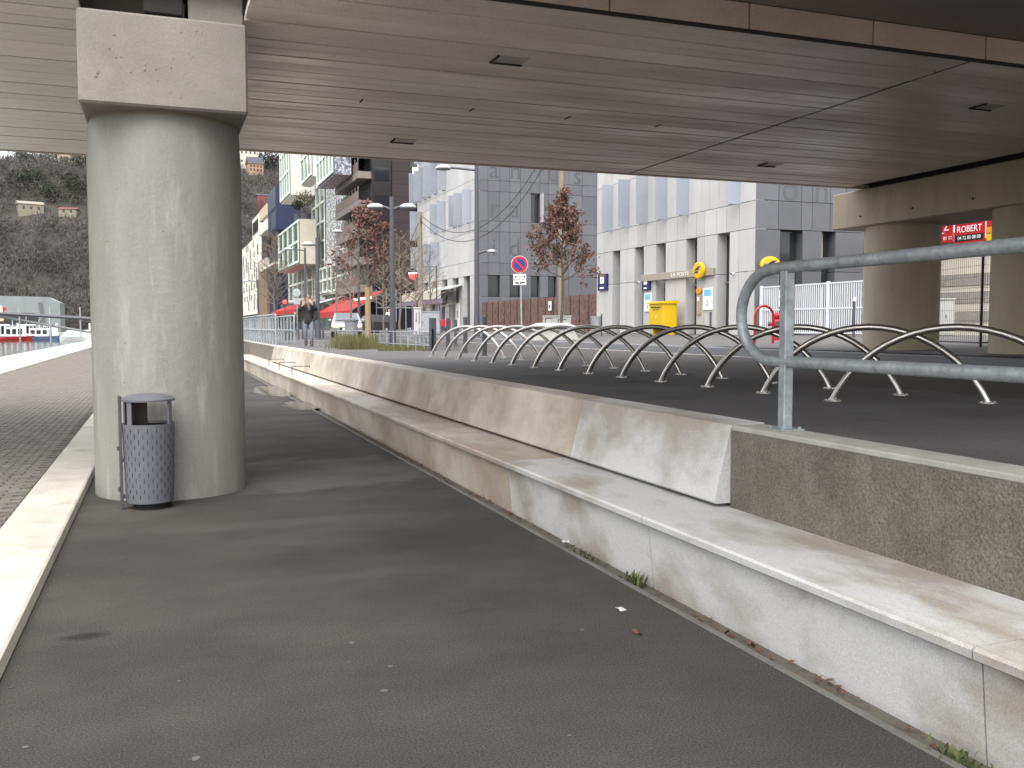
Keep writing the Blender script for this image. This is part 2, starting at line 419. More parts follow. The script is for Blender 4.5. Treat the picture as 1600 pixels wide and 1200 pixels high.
def text(name, s, size, m, parent, origin, right, up, depth=0.004, align='CENTER', sx=1.0):
    cu = bpy.data.curves.new(name, 'FONT'); cu.body = s; cu.size = size; cu.extrude = depth; cu.align_x = align; cu.align_y = 'CENTER'
    cu.resolution_u = 3
    o = bpy.data.objects.new(name, cu); col.objects.link(o)
    me = bpy.data.meshes.new_from_object(o.evaluated_get(bpy.context.evaluated_depsgraph_get()))
    bpy.data.objects.remove(o); bpy.data.curves.remove(cu)
    r = Vector(right).normalized(); u = Vector(up).normalized(); nn = r.cross(u)
    mm = Matrix((r, u, nn)).transposed().to_4x4()
    me.transform(Matrix.Translation(Vector(origin)) @ mm @ Matrix.Diagonal((sx, 1, 1, 1)))
    me.materials.clear(); me.materials.append(MATS[m])
    ob = bpy.data.objects.new(name, me); col.objects.link(ob); ob.parent = parent
    return ob

# ================================================================ SETTING
TZ = 0.95           # terrace level
def sheet(name, x0, x1, y0, y1, z, m, z2=None):
    b = MB(); z2 = z if z2 is None else z2
    b.add([(x0, y0, z), (x1, y0, z2), (x1, y1, z2), (x0, y1, z)], [(0, 1, 2, 3)]); b.keep = True
    return b.build(name, m, kind='structure')
sheet('ground', -2500, 2500, -2500, 2500, -3.0, 'ground')
sheet('lower_path', -0.72, 2.66, -25, 216, 0.0, 'asphalt')
sheet('lower_path_bed', -0.9, 3.5, -25, 216, -0.06, 'paver_joint')
sheet('terrace', 3.68, 7.2, -25, 216, TZ, 'asphalt_terrace')
sheet('road', 7.2, 11.9, -25, 420, TZ, 'asphalt_road')
sheet('far_street', 3.5, 7.2, 216, 420, TZ - 0.01, 'asphalt_road')
sheet('sidewalk', 12.05, 21.9, -25, 420, 1.12, 'sidewalk', 1.25)
sheet('yard', 21.9, 400, -60, 420, 1.25, 'sidewalk')
sheet('back_ground', -400, 400, -400, -25, 0.0, 'ground')
kb = MB(); kb.cbox(11.9, 12.05, -25, 240, 0.6, 1.125, 0.02); kb.build('far_kerb', 'reveal', kind='structure')
ln = MB(); ln.add([(11.5, -20, TZ + .004), (11.62, -20, TZ + .004), (11.62, 200, TZ + .004), (11.5, 200, TZ + .004)], [(0, 1, 2, 3)])
ln.keep = True; ln.build('road_marking', 'line_paint', kind='structure')
# gutter edging strip beside the bench
for i in range(14):
    y = -4 + i * 2.55
    b = MB(); b.cbox(2.66, 2.70, y + .006, y + 2.544, -0.05, 0.006, 0.004); b.build('gutter_edging', 'edging', kind='structure')
sheet('gutter', 2.70, 2.90, -25, 60, -0.045, 'paver_joint')

# promenade paving: bed, then individual pavers where they can be told apart
paving = sheet('promenade', -5.0, -1.19, -25, 200, 0.045, 'paver_joint')
pb = MB(); pb.cbox(-0.093, 0.093, -0.045, 0.045, -0.03, 0.0, 0.006)
paver0 = pb.build('paver', 'paver', paving)
first = True
cnt = 0
rest = MB()
yy = -1.5
row = 0
while yy < 60:
    xx = -1.30 - (0.1 if row % 2 else 0.0)
    while xx > -4.85:
        # inside the picture or a little beyond
        if True:
            z = 0.058 + random.uniform(-.0025, .0025)
            if cnt < 298 and yy > 7.6 and xx > -0.152 * yy - 0.25:
                if first: o = paver0; first = False; o.location = (xx, yy, z)
                else: o = part_copy(paver0, paving, (xx, yy, z))
                o.rotation_euler = (random.uniform(-.015, .015), random.uniform(-.012, .012), random.uniform(-.015, .015))
                cnt += 1
            else:
                x0, x1, y0, y1 = xx - .093, xx + .093, yy - .045, yy + .045
                t = .008
                rest.add([(x0, y0, z - .02), (x1, y0, z - .02), (x1, y1, z - .02), (x0, y1, z - .02), (x0 + t, y0 + t, z), (x1 - t, y0 + t, z), (x1 - t, y1 - t, z), (x0 + t, y1 - t, z)],
                         [(4, 5, 6, 7), (0, 1, 5, 4), (1, 2, 6, 5), (2, 3, 7, 6), (3, 0, 4, 7)])
        xx -= 0.198
    yy += 0.1015
    row += 1
ro = rest.build('far_pavers', 'paver', paving); ro['kind'] = 'stuff'

# white kerb stones along the lower path
kerb = bpy.data.objects.new('kerb', None); col.objects.link(kerb); kerb['kind'] = 'structure'
for i in range(95):
    y = -4.1 + i * 2.2
    b = MB(); b.prism([(-1.19, -0.1), (-0.755, -0.1), (-0.725, -0.0), (-0.735, 0.062), (-0.75, 0.07), (-1.175, 0.07), (-1.19, 0.062)], 'y', y + .004, y + 2.196)
    b.build('kerb_stone', 'kerb_stone', kerb)
qk = bpy.data.objects.new('quay_kerb', None); col.objects.link(qk); qk['kind'] = 'structure'
for i in range(45):
    y = 20 + i * 3.0
    b = MB(); b.cbox(-5.5, -5.0, y + .005, y + 2.995, -0.3, 0.07, 0.015); b.build('kerb_stone', 'kerb_stone', qk)
# embankment sloping to the water
em = MB()
ys = [-25 + 5 * i for i in range(44)]
for y in ys:
    for k in range(7):
        x = -5.5 - 8.5 * k / 6
        em.v.append((x, y, -1.15 * k / 6 + 0.0))
n7 = 7
em.f = [(i * n7 + k, i * n7 + k + 1, (i + 1) * n7 + k + 1, (i + 1) * n7 + k) for i in range(len(ys) - 1) for k in range(6)]
em.build('embankment', 'embankment', kind='structure')
sheet('water', -900, -13.2, -600, 216, -1.05, 'water')
sheet('far_bank', -900, 3.5, 216, 420, -0.2, 'grass')
b = MB(); b.box(-900, -6, 215.5, 216.2, -3, -0.15); b.build('far_quay', 'cabinet', kind='structure')

# ---- hillside
def hz(x, y):
    t = max(0.0, min(1.0, (y - 330) / 330.0))
    s = t * t * (3 - 2 * t)
    top = 99 + 5 * math.sin(x * 0.013 + 1.0) - 0.02 * max(0, x)
    n = noise.noise(Vector((x * .012, y * .012, 0))) * 7 + noise.noise(Vector((x * .04, y * .04, 3))) * 2.5
    terr = 1.6 * math.sin(s * 34)
    return -1.0 + s * top + (n + terr) * min(1.0, t * 4) * (1 if t < 0.97 else 0.6)
hb = MB()
NX, NY = 110, 64
for j in range(NY):
    y = 320 + j * 7.5
    for i in range(NX):
        x = -420 + i * 9.0
        hb.v.append((x, y, hz(x, y) if y < 690 else hz(x, 690) - (y - 690) * 0.05))
hb.f = [(j * NX + i, j * NX + i + 1, (j + 1) * NX + i + 1, (j + 1) * NX + i) for j in range(NY - 1) for i in range(NX - 1)]
hb.build('hill', 'scrub', smooth='all', kind='structure')
def hill_point(px, py):
    for y in range(340, 690, 3):
        p = onY(px, py, y)
        if hz(p.x, y) >= p.z: return Vector((p.x, y, hz(p.x, y)))
    p = onY(px, py, 680); return Vector((p.x, 680, hz(p.x, 680)))
HOUSES = [hill_point(*q) for q in ((47, 330), (108, 334), (398, 270), (411, 332))]
def crown_stuff(name, m, n, sel, rmin, rmax, k, fs, kindtag='stuff', hh=1.1):
    b = MB(); b.keep = True
    rr = random.Random(n)
    c = 0
    while c < n:
        x, y = sel(rr)
        if x is None: continue
        if any(abs(x - q.x) < 7.5 and -19 < y - q.y < 5 for q in HOUSES): continue
        z = hz(x, y); r = rr.uniform(rmin, rmax); c += 1
        for q in range(k):
            v = Vector((rr.gauss(0, 1), rr.gauss(0, 1), rr.gauss(0, 1))).normalized() * r * (rr.random() ** 0.4)
            p = Vector((x, y, z + r * hh)) + Vector((v.x, v.y, v.z * hh))
            a = Vector((rr.gauss(0, .6), rr.gauss(0, .6), rr.gauss(0, 1.2))).normalized() * fs * rr.uniform(.6, 1.5)
            d = Vector((rr.gauss(0, 1), rr.gauss(0, 1), rr.gauss(0, 1))).normalized() * fs * rr.uniform(.15, .5)
            b.add([p - a, p + d, p + a], [(0, 1, 2)])
    o = b.build(name, m); o['kind'] = kindtag
    return o
def vis(rr):
    y = rr.uniform(345, 668)
    x = y * rr.uniform(-.34, .17)
    return x, y
def visband(f0, f1, s0, s1):
    def g(rr):
        y = rr.uniform(f0, f1); return y * rr.uniform(s0, s1), y
    return g
o = crown_stuff('hillside_wood', 'twig', 6400, vis, 2.2, 4.6, 40, 1.0)
tag(o, 'bare grey-brown winter wood covering the hillside across the river', 'wood')
o = crown_stuff('hillside_bushes', 'twig', 4500, vis, .7, 1.7, 26, .55, hh=.7)
tag(o, 'low leafless bushes between the trees on the hillside', 'bushes')
o = crown_stuff('hillside_scrub', 'yellow_scrub', 260, vis, 1.4, 2.8, 45, 0.6)
tag(o, 'yellowish scrub patches scattered over the hillside across the river', 'scrub')

# ---- evergreens standing out on the hill (each its own tree)
def hill_point(px, py):
    for y in range(340, 690, 3):
        p = onY(px, py, y)
        if hz(p.x, y) >= p.z: return Vector((p.x, y, hz(p.x, y)))
    p = onY(px, py, 680); return Vector((p.x, 680, hz(p.x, 680)))
def evergreen(px, py, r, label):
    p = hill_point(px, py)
    t = thing('evergreen_tree', label, 'tree', p, group='dark evergreens on the hillside')
    b = MB(); b.tube([(0, 0, -0.5), (0, 0, r * 0.9)], [r * .08, r * .04], 6); b.build('trunk', 'bark', t)
    b = MB(); b.keep = True
    rr = random.Random(int(px * 7 + py))
    for q in range(700):
        v = Vector((rr.gauss(0, 1), rr.gauss(0, 1), rr.gauss(0, 1))).normalized() * r * (rr.random() ** 0.33)
        f = 1 + 0.3 * noise.noise(v * (2.0 / r) + Vector((px, py, 0)))
        pp = Vector((v.x * f, v.y * f, r * 1.15 + v.z * 1.0 * f))
        a = Vector((rr.gauss(0, 1), rr.gauss(0, 1), rr.gauss(0, 1))).normalized() * r * .12
        d = Vector((rr.gauss(0, 1), rr.gauss(0, 1), rr.gauss(0, 1))).normalized() * r * .12
        b.add([pp - a, pp + d, pp + a], [(0, 1, 2)])
    b.build('crown', 'evergreen', t)
for px, py, r, lab in ((52, 300, 6.0, 'broad dark evergreen uphill of the tan farmhouse on the hillside'),
                       (78, 318, 5.0, 'dark conifer between the tan farmhouse and the red roofed cottage'),
                       (122, 318, 6.5, 'big dark evergreen just above the red roofed hillside cottage'),
                       (110, 300, 5.0, 'dark evergreen crowning the clump uphill of the red roofed cottage'),
                       (25, 300, 5.0, 'low spreading evergreen upslope and left of the tan farmhouse'),
                       (36, 255, 4.0, 'dark tree on the ridge line above the farmhouse slope'),
                       (8, 250, 4.2, 'dark tree at the end of the ridge line farthest from the pier'),
                       (103, 256, 4.2, 'dark tree on the ridge beside the yellow apartment block'),
                       (122, 262, 4.6, 'dark conifer just below the yellow ridge apartment block'),
                       (423, 268, 8.0, 'large dark evergreen beside the peach hilltop villa')):
    evergreen(px, py, r, lab)
def hill_house(name, label, px, py, wd, dp, h, wallm, roofm, rz=0.0, nwin=3, roofh=1.6):
    p = hill_point(px, py)
    t = thing(name, label, 'house', p + Vector((0, 0, -.6)), rz)
    b = MB(); b.box(-wd / 2, wd / 2, -dp / 2, dp / 2, -3, h); b.build('wall', wallm, t)
    b = MB(); b.prism([(-dp / 2 - .4, h - .05), (dp / 2 + .4, h - .05), (0, h + roofh)], 'x', -wd / 2 - .4, wd / 2 + .4); b.build('roof', roofm, t)
    for k in range(nwin):
        x = -wd / 2 + wd * (k + .7) / (nwin + .4)
        for zz in ((h * .25,) if h < 5 else (h * .2, h * .6)):
            b = MB(); b.box(x - .5, x + .5, -dp / 2 - .06, -dp / 2 + .02, zz, zz + 1.4); b.build('window', 'dark_glass', t)
    return t
hill_house('farmhouse', 'tan stone farmhouse with pale roof on the hillside', 47, 330, 11, 7, 3.4, 'beige_dull', 'travertine_dull', R(15), 3)
hill_house('cottage', 'small cream cottage with a red tiled roof on the hillside', 108, 334, 8, 6, 2.4, 'beige_dull', 'roof_tile', R(-10), 2, 1.0)
hill_house('hilltop_villa', 'peach villa with steep dark slate roof on the hilltop', 398, 270, 9, 7, 5.5, 'peach', 'slate', R(8), 4, 4.5)
hill_house('ridge_block', 'long cream apartment block behind the hilltop villa', 384, 262, 14, 9, 13, 'cream_wall', 'travertine', 0, 5, .4)
hill_house('yellow_block', 'yellow apartment block on the ridge above the river', 112, 256, 14, 9, 9, 'beige', 'travertine', 0, 4, .4)
hill_house('red_house', 'red house on the slope rising behind the white street blocks', 411, 332, 6.5, 6, 8, 'brick_red', 'slate', 0, 2, 1.0)

# ================================================================ BRIDGE
SZ = 4.38
bridge = thing('bridge', 'bridge deck with planked metal soffit over the path', 'bridge', (0, 7.7, SZ))
def B(x): return x
bo = Vector(bridge.location)
def bpart(b, name, m, smooth=False):
    b.v = [(v[0] - bo.x, v[1] - bo.y, v[2] - bo.z) for v in b.v]
    return b.build(name, m, bridge, smooth)
NEAR = 0.5  # unseen near reach of the deck, set by how much it shades the foreground
b = MB(); b.box(0.76, 60, NEAR, 9.1, 4.625, 5.5); bpart(b, 'deck_slab', 'deck_dark')
b = MB(); b.box(-60, 0.757, 8.92, 9.6, 4.64, 5.5); bpart(b, 'deck_slab', 'deck_dark')
b = MB(); b.box(-60, 60, 9.0, 15.3, 4.95, 5.6); bpart(b, 'deck_slab', 'deck_dark')
b = MB(); b.box(-60, -.63, 15.3, 16.7, 4.9, 5.6); bpart(b, 'deck_slab', 'deck_dark')
def planks(x0, x1, edges, m):
    for a, c in zip(edges[:-1], edges[1:]):
        g = .016
        mid = (a + c) / 2
        b = MB()
        # two flats with a shallow centre groove, folded edges
        b.prism([(a + g, SZ + .05), (a + g, SZ + .006), (a + g + .006, SZ), (mid - .008, SZ), (mid, SZ + .012), (mid + .008, SZ), (c - g - .006, SZ), (c - g, SZ + .006), (c - g, SZ + .05)], 'x', x0, x1)
        dz = random.uniform(-.003, .003)
        b.v = [(v[0], v[1], v[2] + dz) for v in b.v]
        bpart(b, 'soffit_plank', m)
ER = [7.74, 8.22, 8.62, 9.02, 9.56, 10.07, 10.63, 11.16, 11.70, 12.10, 12.49, 13.02, 13.56, 14.09, 14.62, 15.12, 15.5]
planks(0.76, 8.0, ER, 'soffit_plank')
planks(8.06, 12.95, ER, 'soffit_plank')
EL = [8.95, 9.27, 9.59, 9.89, 10.44, 11.07, 11.65, 12.23, 12.8, 13.08, 13.7, 14.33, 14.93, 15.63, 16.22, 16.85]
planks(-30, -0.62, EL, 'soffit_plank_left')
planks(14.9, 40, ER, 'soffit_plank')
b = MB(); b.box(0.76, 40, 15.51, 15.62, SZ - .01, 5.9); bpart(b, 'edge_fascia', 'fascia')
b = MB(); b.box(-60, -.62, 16.86, 16.96, SZ - .01, 5.9); bpart(b, 'edge_fascia', 'fascia')
b = MB(); b.box(0.76, 40, 7.75, 15.5, SZ + .06, SZ + .08); bpart(b, 'plank_backing', 'joint_dark')
b = MB(); b.box(-30, -.62, 8.96, 16.85, SZ + .06, SZ + .08); bpart(b, 'plank_backing', 'joint_dark')
# transverse expansion joint
b = MB(); b.box(8.003, 8.057, 7.75, 15.5, SZ + .008, SZ + .05); bpart(b, 'joint_strip', 'rubber')
# stiffener nicks along the wide groove, recessed lights
for x in (2.36, 3.79, 5.13, 6.5):
    b = MB(); b.box(x - .009, x + .009, 11.60, 11.80, SZ - .004, SZ + .01); bpart(b, 'joint_clip', 'rubber')
for x, y in ((3.47, 9.4), (3.46, 13.98), (9.88, 13.81), (9.87, 9.25)):
    b = MB(); b.box(x - .16, x + .16, y - .13, y + .13, SZ - .006, SZ + .02); o = bpart(b, 'recessed_light', 'fitting')
    b = MB(); b.box(x - .17, x + .17, y + .12, y + .145, SZ - .02, SZ + .01)
    b.box(x - .185, x - .168, y - .13, y + .145, SZ - .02, SZ + .01); bpart(b, 'light_rim', 'rubber')
# near fascia panels
px_ = [0.78, 2.3, 3.76, 5.21, 6.65, 8.11, 9.57, 11.03, 12.5, 14, 15.5]
for a, c in zip(px_[:-1], px_[1:]):
    b = MB(); b.cbox(a + .008, c - .008, 7.66, 7.735, SZ + .0, 4.615, .004); bpart(b, 'fascia_panel', 'fascia')
b = MB(); b.box(0.78, 40, 7.665, 7.70, SZ - .03, SZ - .001); bpart(b, 'shadow_strip', 'rubber')  # dark strip added as the shadow line under the fascia

# ---- pier beside the bin
pier = thing('bridge_pier', 'round concrete pier with square capital behind the grey litter bin', 'pier', (0.06, 9.82, 0))
b = MB()
prof = [(0.70, -0.1)] + [(0.70, 3.5 * k / 10) for k in range(0, 10)] + [(0.69, 3.45), (0.675, 3.50)]
b.lathe([(r, z) for r, z in prof], 64); b.build('column', 'pier_concrete', pier, smooth=True)
b = MB()
b.cbox(-0.70, 0.715, -0.82, 0.82, 3.53, 4.33, 0.02); b.build('capital', 'capital_concrete', pier)
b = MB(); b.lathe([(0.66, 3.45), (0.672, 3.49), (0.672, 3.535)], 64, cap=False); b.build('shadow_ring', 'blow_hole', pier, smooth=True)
b = MB(); b.cbox(0.215, 0.692, -0.72, 0.5, 4.33, 4.95, 0.01); b.build('plinth', 'capital_concrete', pier)
b = MB(); b.cbox(-0.16, 0.17, -0.74, 0.3, 4.37, 4.9, 0.01); b.build('bearing', 'rubber', pier)
rr = random.Random(3)
for k in range(22):
    x = rr.uniform(-.6, .45); z = 3.56 + rr.random() * .7; s = rr.uniform(.004, .011)
    if k in (3, 4): x, z, s = (-.60 + .03 * k * .5, 3.76 + .03 * (k - 3), .014)
    b = MB(); bm = bmesh.new(); bmesh.ops.create_icosphere(bm, subdivisions=1, radius=s); bm.verts.index_update()
    b.add([(x + v.co.x, -.823 + v.co.y * .35, z + v.co.z * rr.uniform(.8, 1.6)) for v in bm.verts], [[v.index for v in f.verts] for f in bm.faces]); bm.free()
    b.build('blow_hole', 'blow_hole', pier)

for k in range(26):                     # air holes in the cast face
    a = rr.uniform(3.5, 5.9); z = rr.uniform(.3, 3.3); q = rr.uniform(.003, .008)
    b = MB(); bm = bmesh.new(); bmesh.ops.create_icosphere(bm, subdivisions=1, radius=q); bm.verts.index_update()
    b.add([(.699 * math.cos(a) + v.co.x, .699 * math.sin(a) + v.co.y, z + v.co.z * rr.uniform(.9, 1.4)) for v in bm.verts], [[v.index for v in f.verts] for f in bm.faces]); bm.free()
    b.build('blow_hole', 'blow_hole', pier)
# ---- pier with cap beam on the street side
pier2 = thing('bridge_pier', 'concrete pier of two round columns under a long cap beam', 'pier', (13.95, 15.1, 1.14))
for y in (0, -3.15, -6.3, -9.45):
    b = MB(); b.lathe([(0.72, -.2), (0.72, 1.3), (0.72, 2.46)], 48, cy=y); b.build('column', 'pier_concrete_warm', pier2, smooth=True)
b = MB(); b.cbox(-.80, .80, -10.6, 1.15, 2.46, 3.19, 0.02); b.build('cap_beam', 'pier_concrete_warm', pier2)
for y in (0.3, -1.1, -2.5, -3.9, -5.3):
    b = MB(); b.lathe([(.02, 0), (.02, .02)], 8); b.v = [(-.79 - v[2], y + v[0], 2.66 + v[1]) for v in b.v]; b.build('formwork_hole', 'slot_dark', pier2)
b = MB(); b.box(-.55, .55, -10.4, .35, 3.19, 3.5); b.build('bearing_strip', 'rubber', pier2)
sheet('pier_island', 12.05, 16.5, 7, 19, 1.138, 'sidewalk')

# ================================================================ BENCH AND TERRACE WALL
bench = thing('stone_bench', 'long pale stone bench running along the lower path', 'bench', (2.8, 5.16, 0))
def seat_block(y0, y1, m):
    b = MB()
    b.prism([(2.865, -.06), (2.825, .352), (2.79, .365), (2.775, .375), (2.772, .408), (2.785, .42), (3.53, .425), (3.53, -.06)], 'y', y0 + .004, y1 - .004)
    b.v = [(v[0] - 2.8, v[1] - 5.16, v[2]) for v in b.v]
    return b.build('seat_block', m, bench)
for k in range(-3, 14):
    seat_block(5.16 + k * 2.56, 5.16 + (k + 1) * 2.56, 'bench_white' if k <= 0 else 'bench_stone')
back = thing('bench_backrest', 'slanted pale stone backrest blocks above the bench seat', 'backrest', (3.4, 5.2, .44))
ye = [5.2, 7.5, 9.8, 12.3, 14.8, 17.3, 19.8, 22.3, 24.8, 27.3, 29.8, 31.9]
for a, c in zip(ye[:-1], ye[1:]):
    b = MB()
    b.prism([(3.335, .452), (3.325, .465), (3.445, .945), (3.46, .958), (3.70, .968), (3.70, .452)], 'y', a + .003, c - .003)
    b.v = [(v[0] - 3.4, v[1] - 5.2, v[2] - .44) for v in b.v]
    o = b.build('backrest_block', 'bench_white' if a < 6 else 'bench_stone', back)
def wall(label, y0, y1):
    t = thing('retaining_wall', label, 'wall', (3.44, y0, 0))
    b = MB(); b.box(0, .24, 0, y1 - y0, -.1, .925); b.build('wall_body', 'wall_concrete', t)
    b = MB(); b.cbox(-.004, .246, 0, y1 - y0, .925, .962, .008); b.build('coping', 'wall_cap', t)
wall('rough grey-brown concrete terrace wall under the handrail with the looped end', -12, 5.19)
wall('grey concrete terrace wall under the barred railing beyond the backrest', 31.92, 216)
b = MB(); b.box(3.50, 3.68, 5.195, 31.9, -.1, .93); o = b.build('terrace_edge', 'wall_concrete', kind='structure')
# thin metal armrests on the bench
for i, (y, lab) in enumerate(((28.6, 'thin steel armrest hoop on the bench, the one next to the grey wall'), (26.0, 'thin steel armrest hoop on the bench, middle one of three'), (23.3, 'thin steel armrest hoop on the bench, the one next to the long empty seat'))):
    b = MB(); b.tube([(2.93, y, .42), (2.93, y, .60), (2.95, y, .63), (3.34, y, .63), (3.36, y, .60), (3.36, y, .56)], .012, 8)
    b.v = [(v[0] - 3.1, v[1] - y, v[2] - .42) for v in b.v]
    o = b.build('armrest', 'dark_paint', loc=(3.1, y, .42)); tag(o, lab, 'armrest', 'bench armrests')

# ---- looped handrail on the near wall
def bend(cx, y_post, zt, zb, r):     # half-loop end in the Y-Z plane beyond the post
    pts = []
    zc = (zt + zb) / 2
    for k in range(17):
        a = math.pi / 2 - math.pi * k / 16
        pts.append((cx, y_post + math.cos(a) * r, zc + math.sin(a) * (zt - zb) / 2))
    return pts
hr = thing('handrail', 'galvanised tube handrail with a looped end on the near concrete wall', 'handrail', (3.6, 4.85, .962))
zt, zb = 1.0, .42
pts = [(0, -12, zt), (0, -2, zt), (0, .12, zt)] + bend(0, .14, zt, zb, .345)[1:-1] + [(0, .12, zb), (0, -2, zb), (0, -12, zb)]
b = MB(); b.tube(pts, .036, 16); b.build('rail', 'galvanised', hr, smooth=True)
for y in (0, -2.0, -4.0):
    b = MB(); b.cbox(-.033, .033, y - .033, y + .033, .0, zt - .02, .006); o = b.build('post', 'galvanised', hr)
    b2 = MB(); b2.cbox(-.085, .085, y - .085, y + .085, -.002, .010, .003)
    for sx in (-1, 1):
        for sy in (-1, 1): b2.lathe([(.011, .01), (.011, .022)], 6, sx * .062, y + sy * .062)
    b2.build('base_plate', 'galvanised', o)
# dark box seen on the next post
b = MB(); b.cbox(.03, .14, -1.78, -1.70, .20, .40, .01); b.build('post_sleeve', 'galvanised', hr)
def barred_rail(label, x, y0, y1, z):
    t = thing('railing', label, 'railing', (x, y0, z))
    L = y1 - y0
    b = MB(); b.tube([(0, .0, .42), (0, .0, 1.0), (0, .05, 1.04), (0, L, 1.04)], .032, 8); b.build('top_rail', 'galvanised', t, smooth=True)
    b = MB(); b.tube([(0, .0, .5), (0, L, .5)], .026, 8); b.build('mid_rail', 'galvanised', t, smooth=True)
    n = int(L / 1.0)
    b0 = MB(); b0.cbox(-.025, .025, -.025, .025, 0, 1.03, .004); p0 = None
    for k in range(n + 1):
        if p0 is None: p0 = b0.build('post', 'galvanised', t); p0.location = (0, .02 + k, 0)
        else: part_copy(p0, t, (0, .02 + k, 0))
barred_rail('galvanised railing standing on the grey wall beyond the backrest', 3.55, 32.3, 66, .962)
barred_rail('galvanised railing on the terrace behind the wall railing', 4.5, 35, 66, TZ)

# ================================================================ BIKE RACKS
def arch_pts(L, h, n=22):
    Rr = (L * L / 4 + h * h) / (2 * h)
    a = math.asin(min(1, L / 2 / Rr))
    if h > Rr: a = math.pi - a
    return [(L / 2 + Rr * math.sin(-a + 2 * a * k / n), 0, h - Rr + Rr * math.cos(-a + 2 * a * k / n)) for k in range(n + 1)]
AX, AY = 1.06, -1.68
AL = math.hypot(AX, AY)
ANG = math.atan2(AY, AX)
ORD = ['first', 'second', 'third', 'fourth', 'fifth', 'sixth', 'seventh', 'eighth', 'ninth', 'tenth', 'eleventh', 'twelfth', 'thirteenth']
hoop0 = None
N = 14
for i in range(N):
    y = 19.8 - i * 1.007
    if i == 0: lab = 'stainless steel bike hoop at the end of the row by the low planter fence'
    elif i == N - 1: lab = 'stainless steel bike hoop at the end of the row beside the looped handrail'
    else: lab = 'stainless steel bike hoop, %s in the row counting from the low planter fence' % ORD[i]
    if hoop0 is None:
        hoop0 = thing('bike_rack', lab, 'bike rack', (5.47, y, TZ), ANG, 'row of crossing bike hoops')
        b = MB(); b.tube(arch_pts(AL, .645), .030, 14); b.build('hoop', 'stainless', hoop0, smooth=True)
        for u in (0, AL):
            b = MB(); b.lathe([(.075, 0), (.075, .008), (.05, .012)], 20, u, 0)
            for q in range(4): b.lathe([(.009, .008), (.009, .018)], 6, u + .06 * math.cos(q * 1.57 + .78), .06 * math.sin(q * 1.57 + .78))
            b.build('foot_plate', 'stainless', hoop0)
    else: dup(hoop0, (5.47, y, TZ), ANG, lab)

# ================================================================ LITTER BIN
binp = onZ(231, 797, 0)
bn = thing('litter_bin', 'grey perforated metal litter bin with domed lid in front of the pier', 'litter bin', (binp.x + .02, binp.y + .14, 0), R(8))
b = MB(); b.lathe([(.175, .05), (.197, .06), (.217, .72), (.220, .75), (.210, .75), (.207, .72), (.18, .09)], 40, cap=False)
b.lathe([(.17, .055), (.17, .07)], 40); b.build('body', 'bin_paint', bn, smooth=True)
b = MB()
for r_ in range(13):
    z = .10 + r_ * .048
    for k in range(18):
        a = 2 * math.pi * (k + (.5 if r_ % 2 else 0)) / 18
        rr_ = .197 + (z + .0 - .06) / .66 * .02 + .0006
        ca, sa = math.cos(a), math.sin(a)
        vs = []
        for dz in (0, .040):
            for dt in (-.0024, .0024):
                rz_ = rr_ + dz / .66 * .02
                for dr in (-.002, .0008):
                    vs.append((ca * (rz_ + dr) - sa * dt, sa * (rz_ + dr) + ca * dt, z + dz))
        b.add(vs, [(0, 2, 3, 1), (4, 5, 7, 6), (0, 1, 5, 4), (2, 6, 7, 3), (1, 3, 7, 5), (0, 4, 6, 2)])
o = b.build('perforation', 'slot_dark', bn); o['kind'] = 'stuff'
b = MB(); b.lathe([(.218, .955), (.226, .948), (.228, .965), (.20, .985), (.14, 1.003), (.06, 1.012), (.005, 1.014)], 40); b.build('lid', 'bin_paint', bn, smooth=True)
for a in (150, 215, 322):
    ww_ = 14
    b = MB()
    for s_ in (0,):
        pts = []
        for k in range(5):
            an = R(a - ww_ / 2 + ww_ * k / 4); pts.append((math.cos(an), math.sin(an)))
        vs = [(c * .212, s * .212, .74) for c, s in pts] + [(c * .212, s * .212, .955) for c, s in pts] + [(c * .198, s * .198, .74) for c, s in pts] + [(c * .198, s * .198, .955) for c, s in pts]
        fs = [(k, k + 1, 6 + k, 5 + k) for k in range(4)] + [(10 + k, 15 + k, 16 + k, 11 + k) for k in range(4)] + [(0, 5, 15, 10), (4, 14, 19, 9)]
        b.add(vs, fs)
    b.build('lid_support', 'bin_paint', bn)
b = MB(); b.lathe([(.15, .12), (.198, .73)], 32, cap=False); b.lathe([(.15, .12), (.15, .13)], 32); b.build('liner', 'slot_dark', bn, smooth=True)
b = MB(); b.lathe([(.175, .60), (.175, .95)], 20, a0=85, a1=178); b.build('inner_shield', 'boots', bn)
b = MB(); b.cbox(-.245, -.222, -.03, .03, .0, 1.0, .004); o = b.build('back_post', 'dark_paint', bn)
for zz in (.52, .16): b = MB(); b.cbox(-.262, -.245, -.02, .02, zz, zz + .04, .004); b.build('hinge', 'dark_paint', o)
for xx, zz in ((-.18, .42), (-.15, .10), (-.19, .95)): b = MB(); b.cbox(-.245, xx, -.02, .02, zz, zz + .03, .004); b.build('bracket', 'dark_paint', o)
b = MB(); b.lathe([(.14, .0), (.14, .052)], 28); b.build('foot', 'slot_dark', bn)

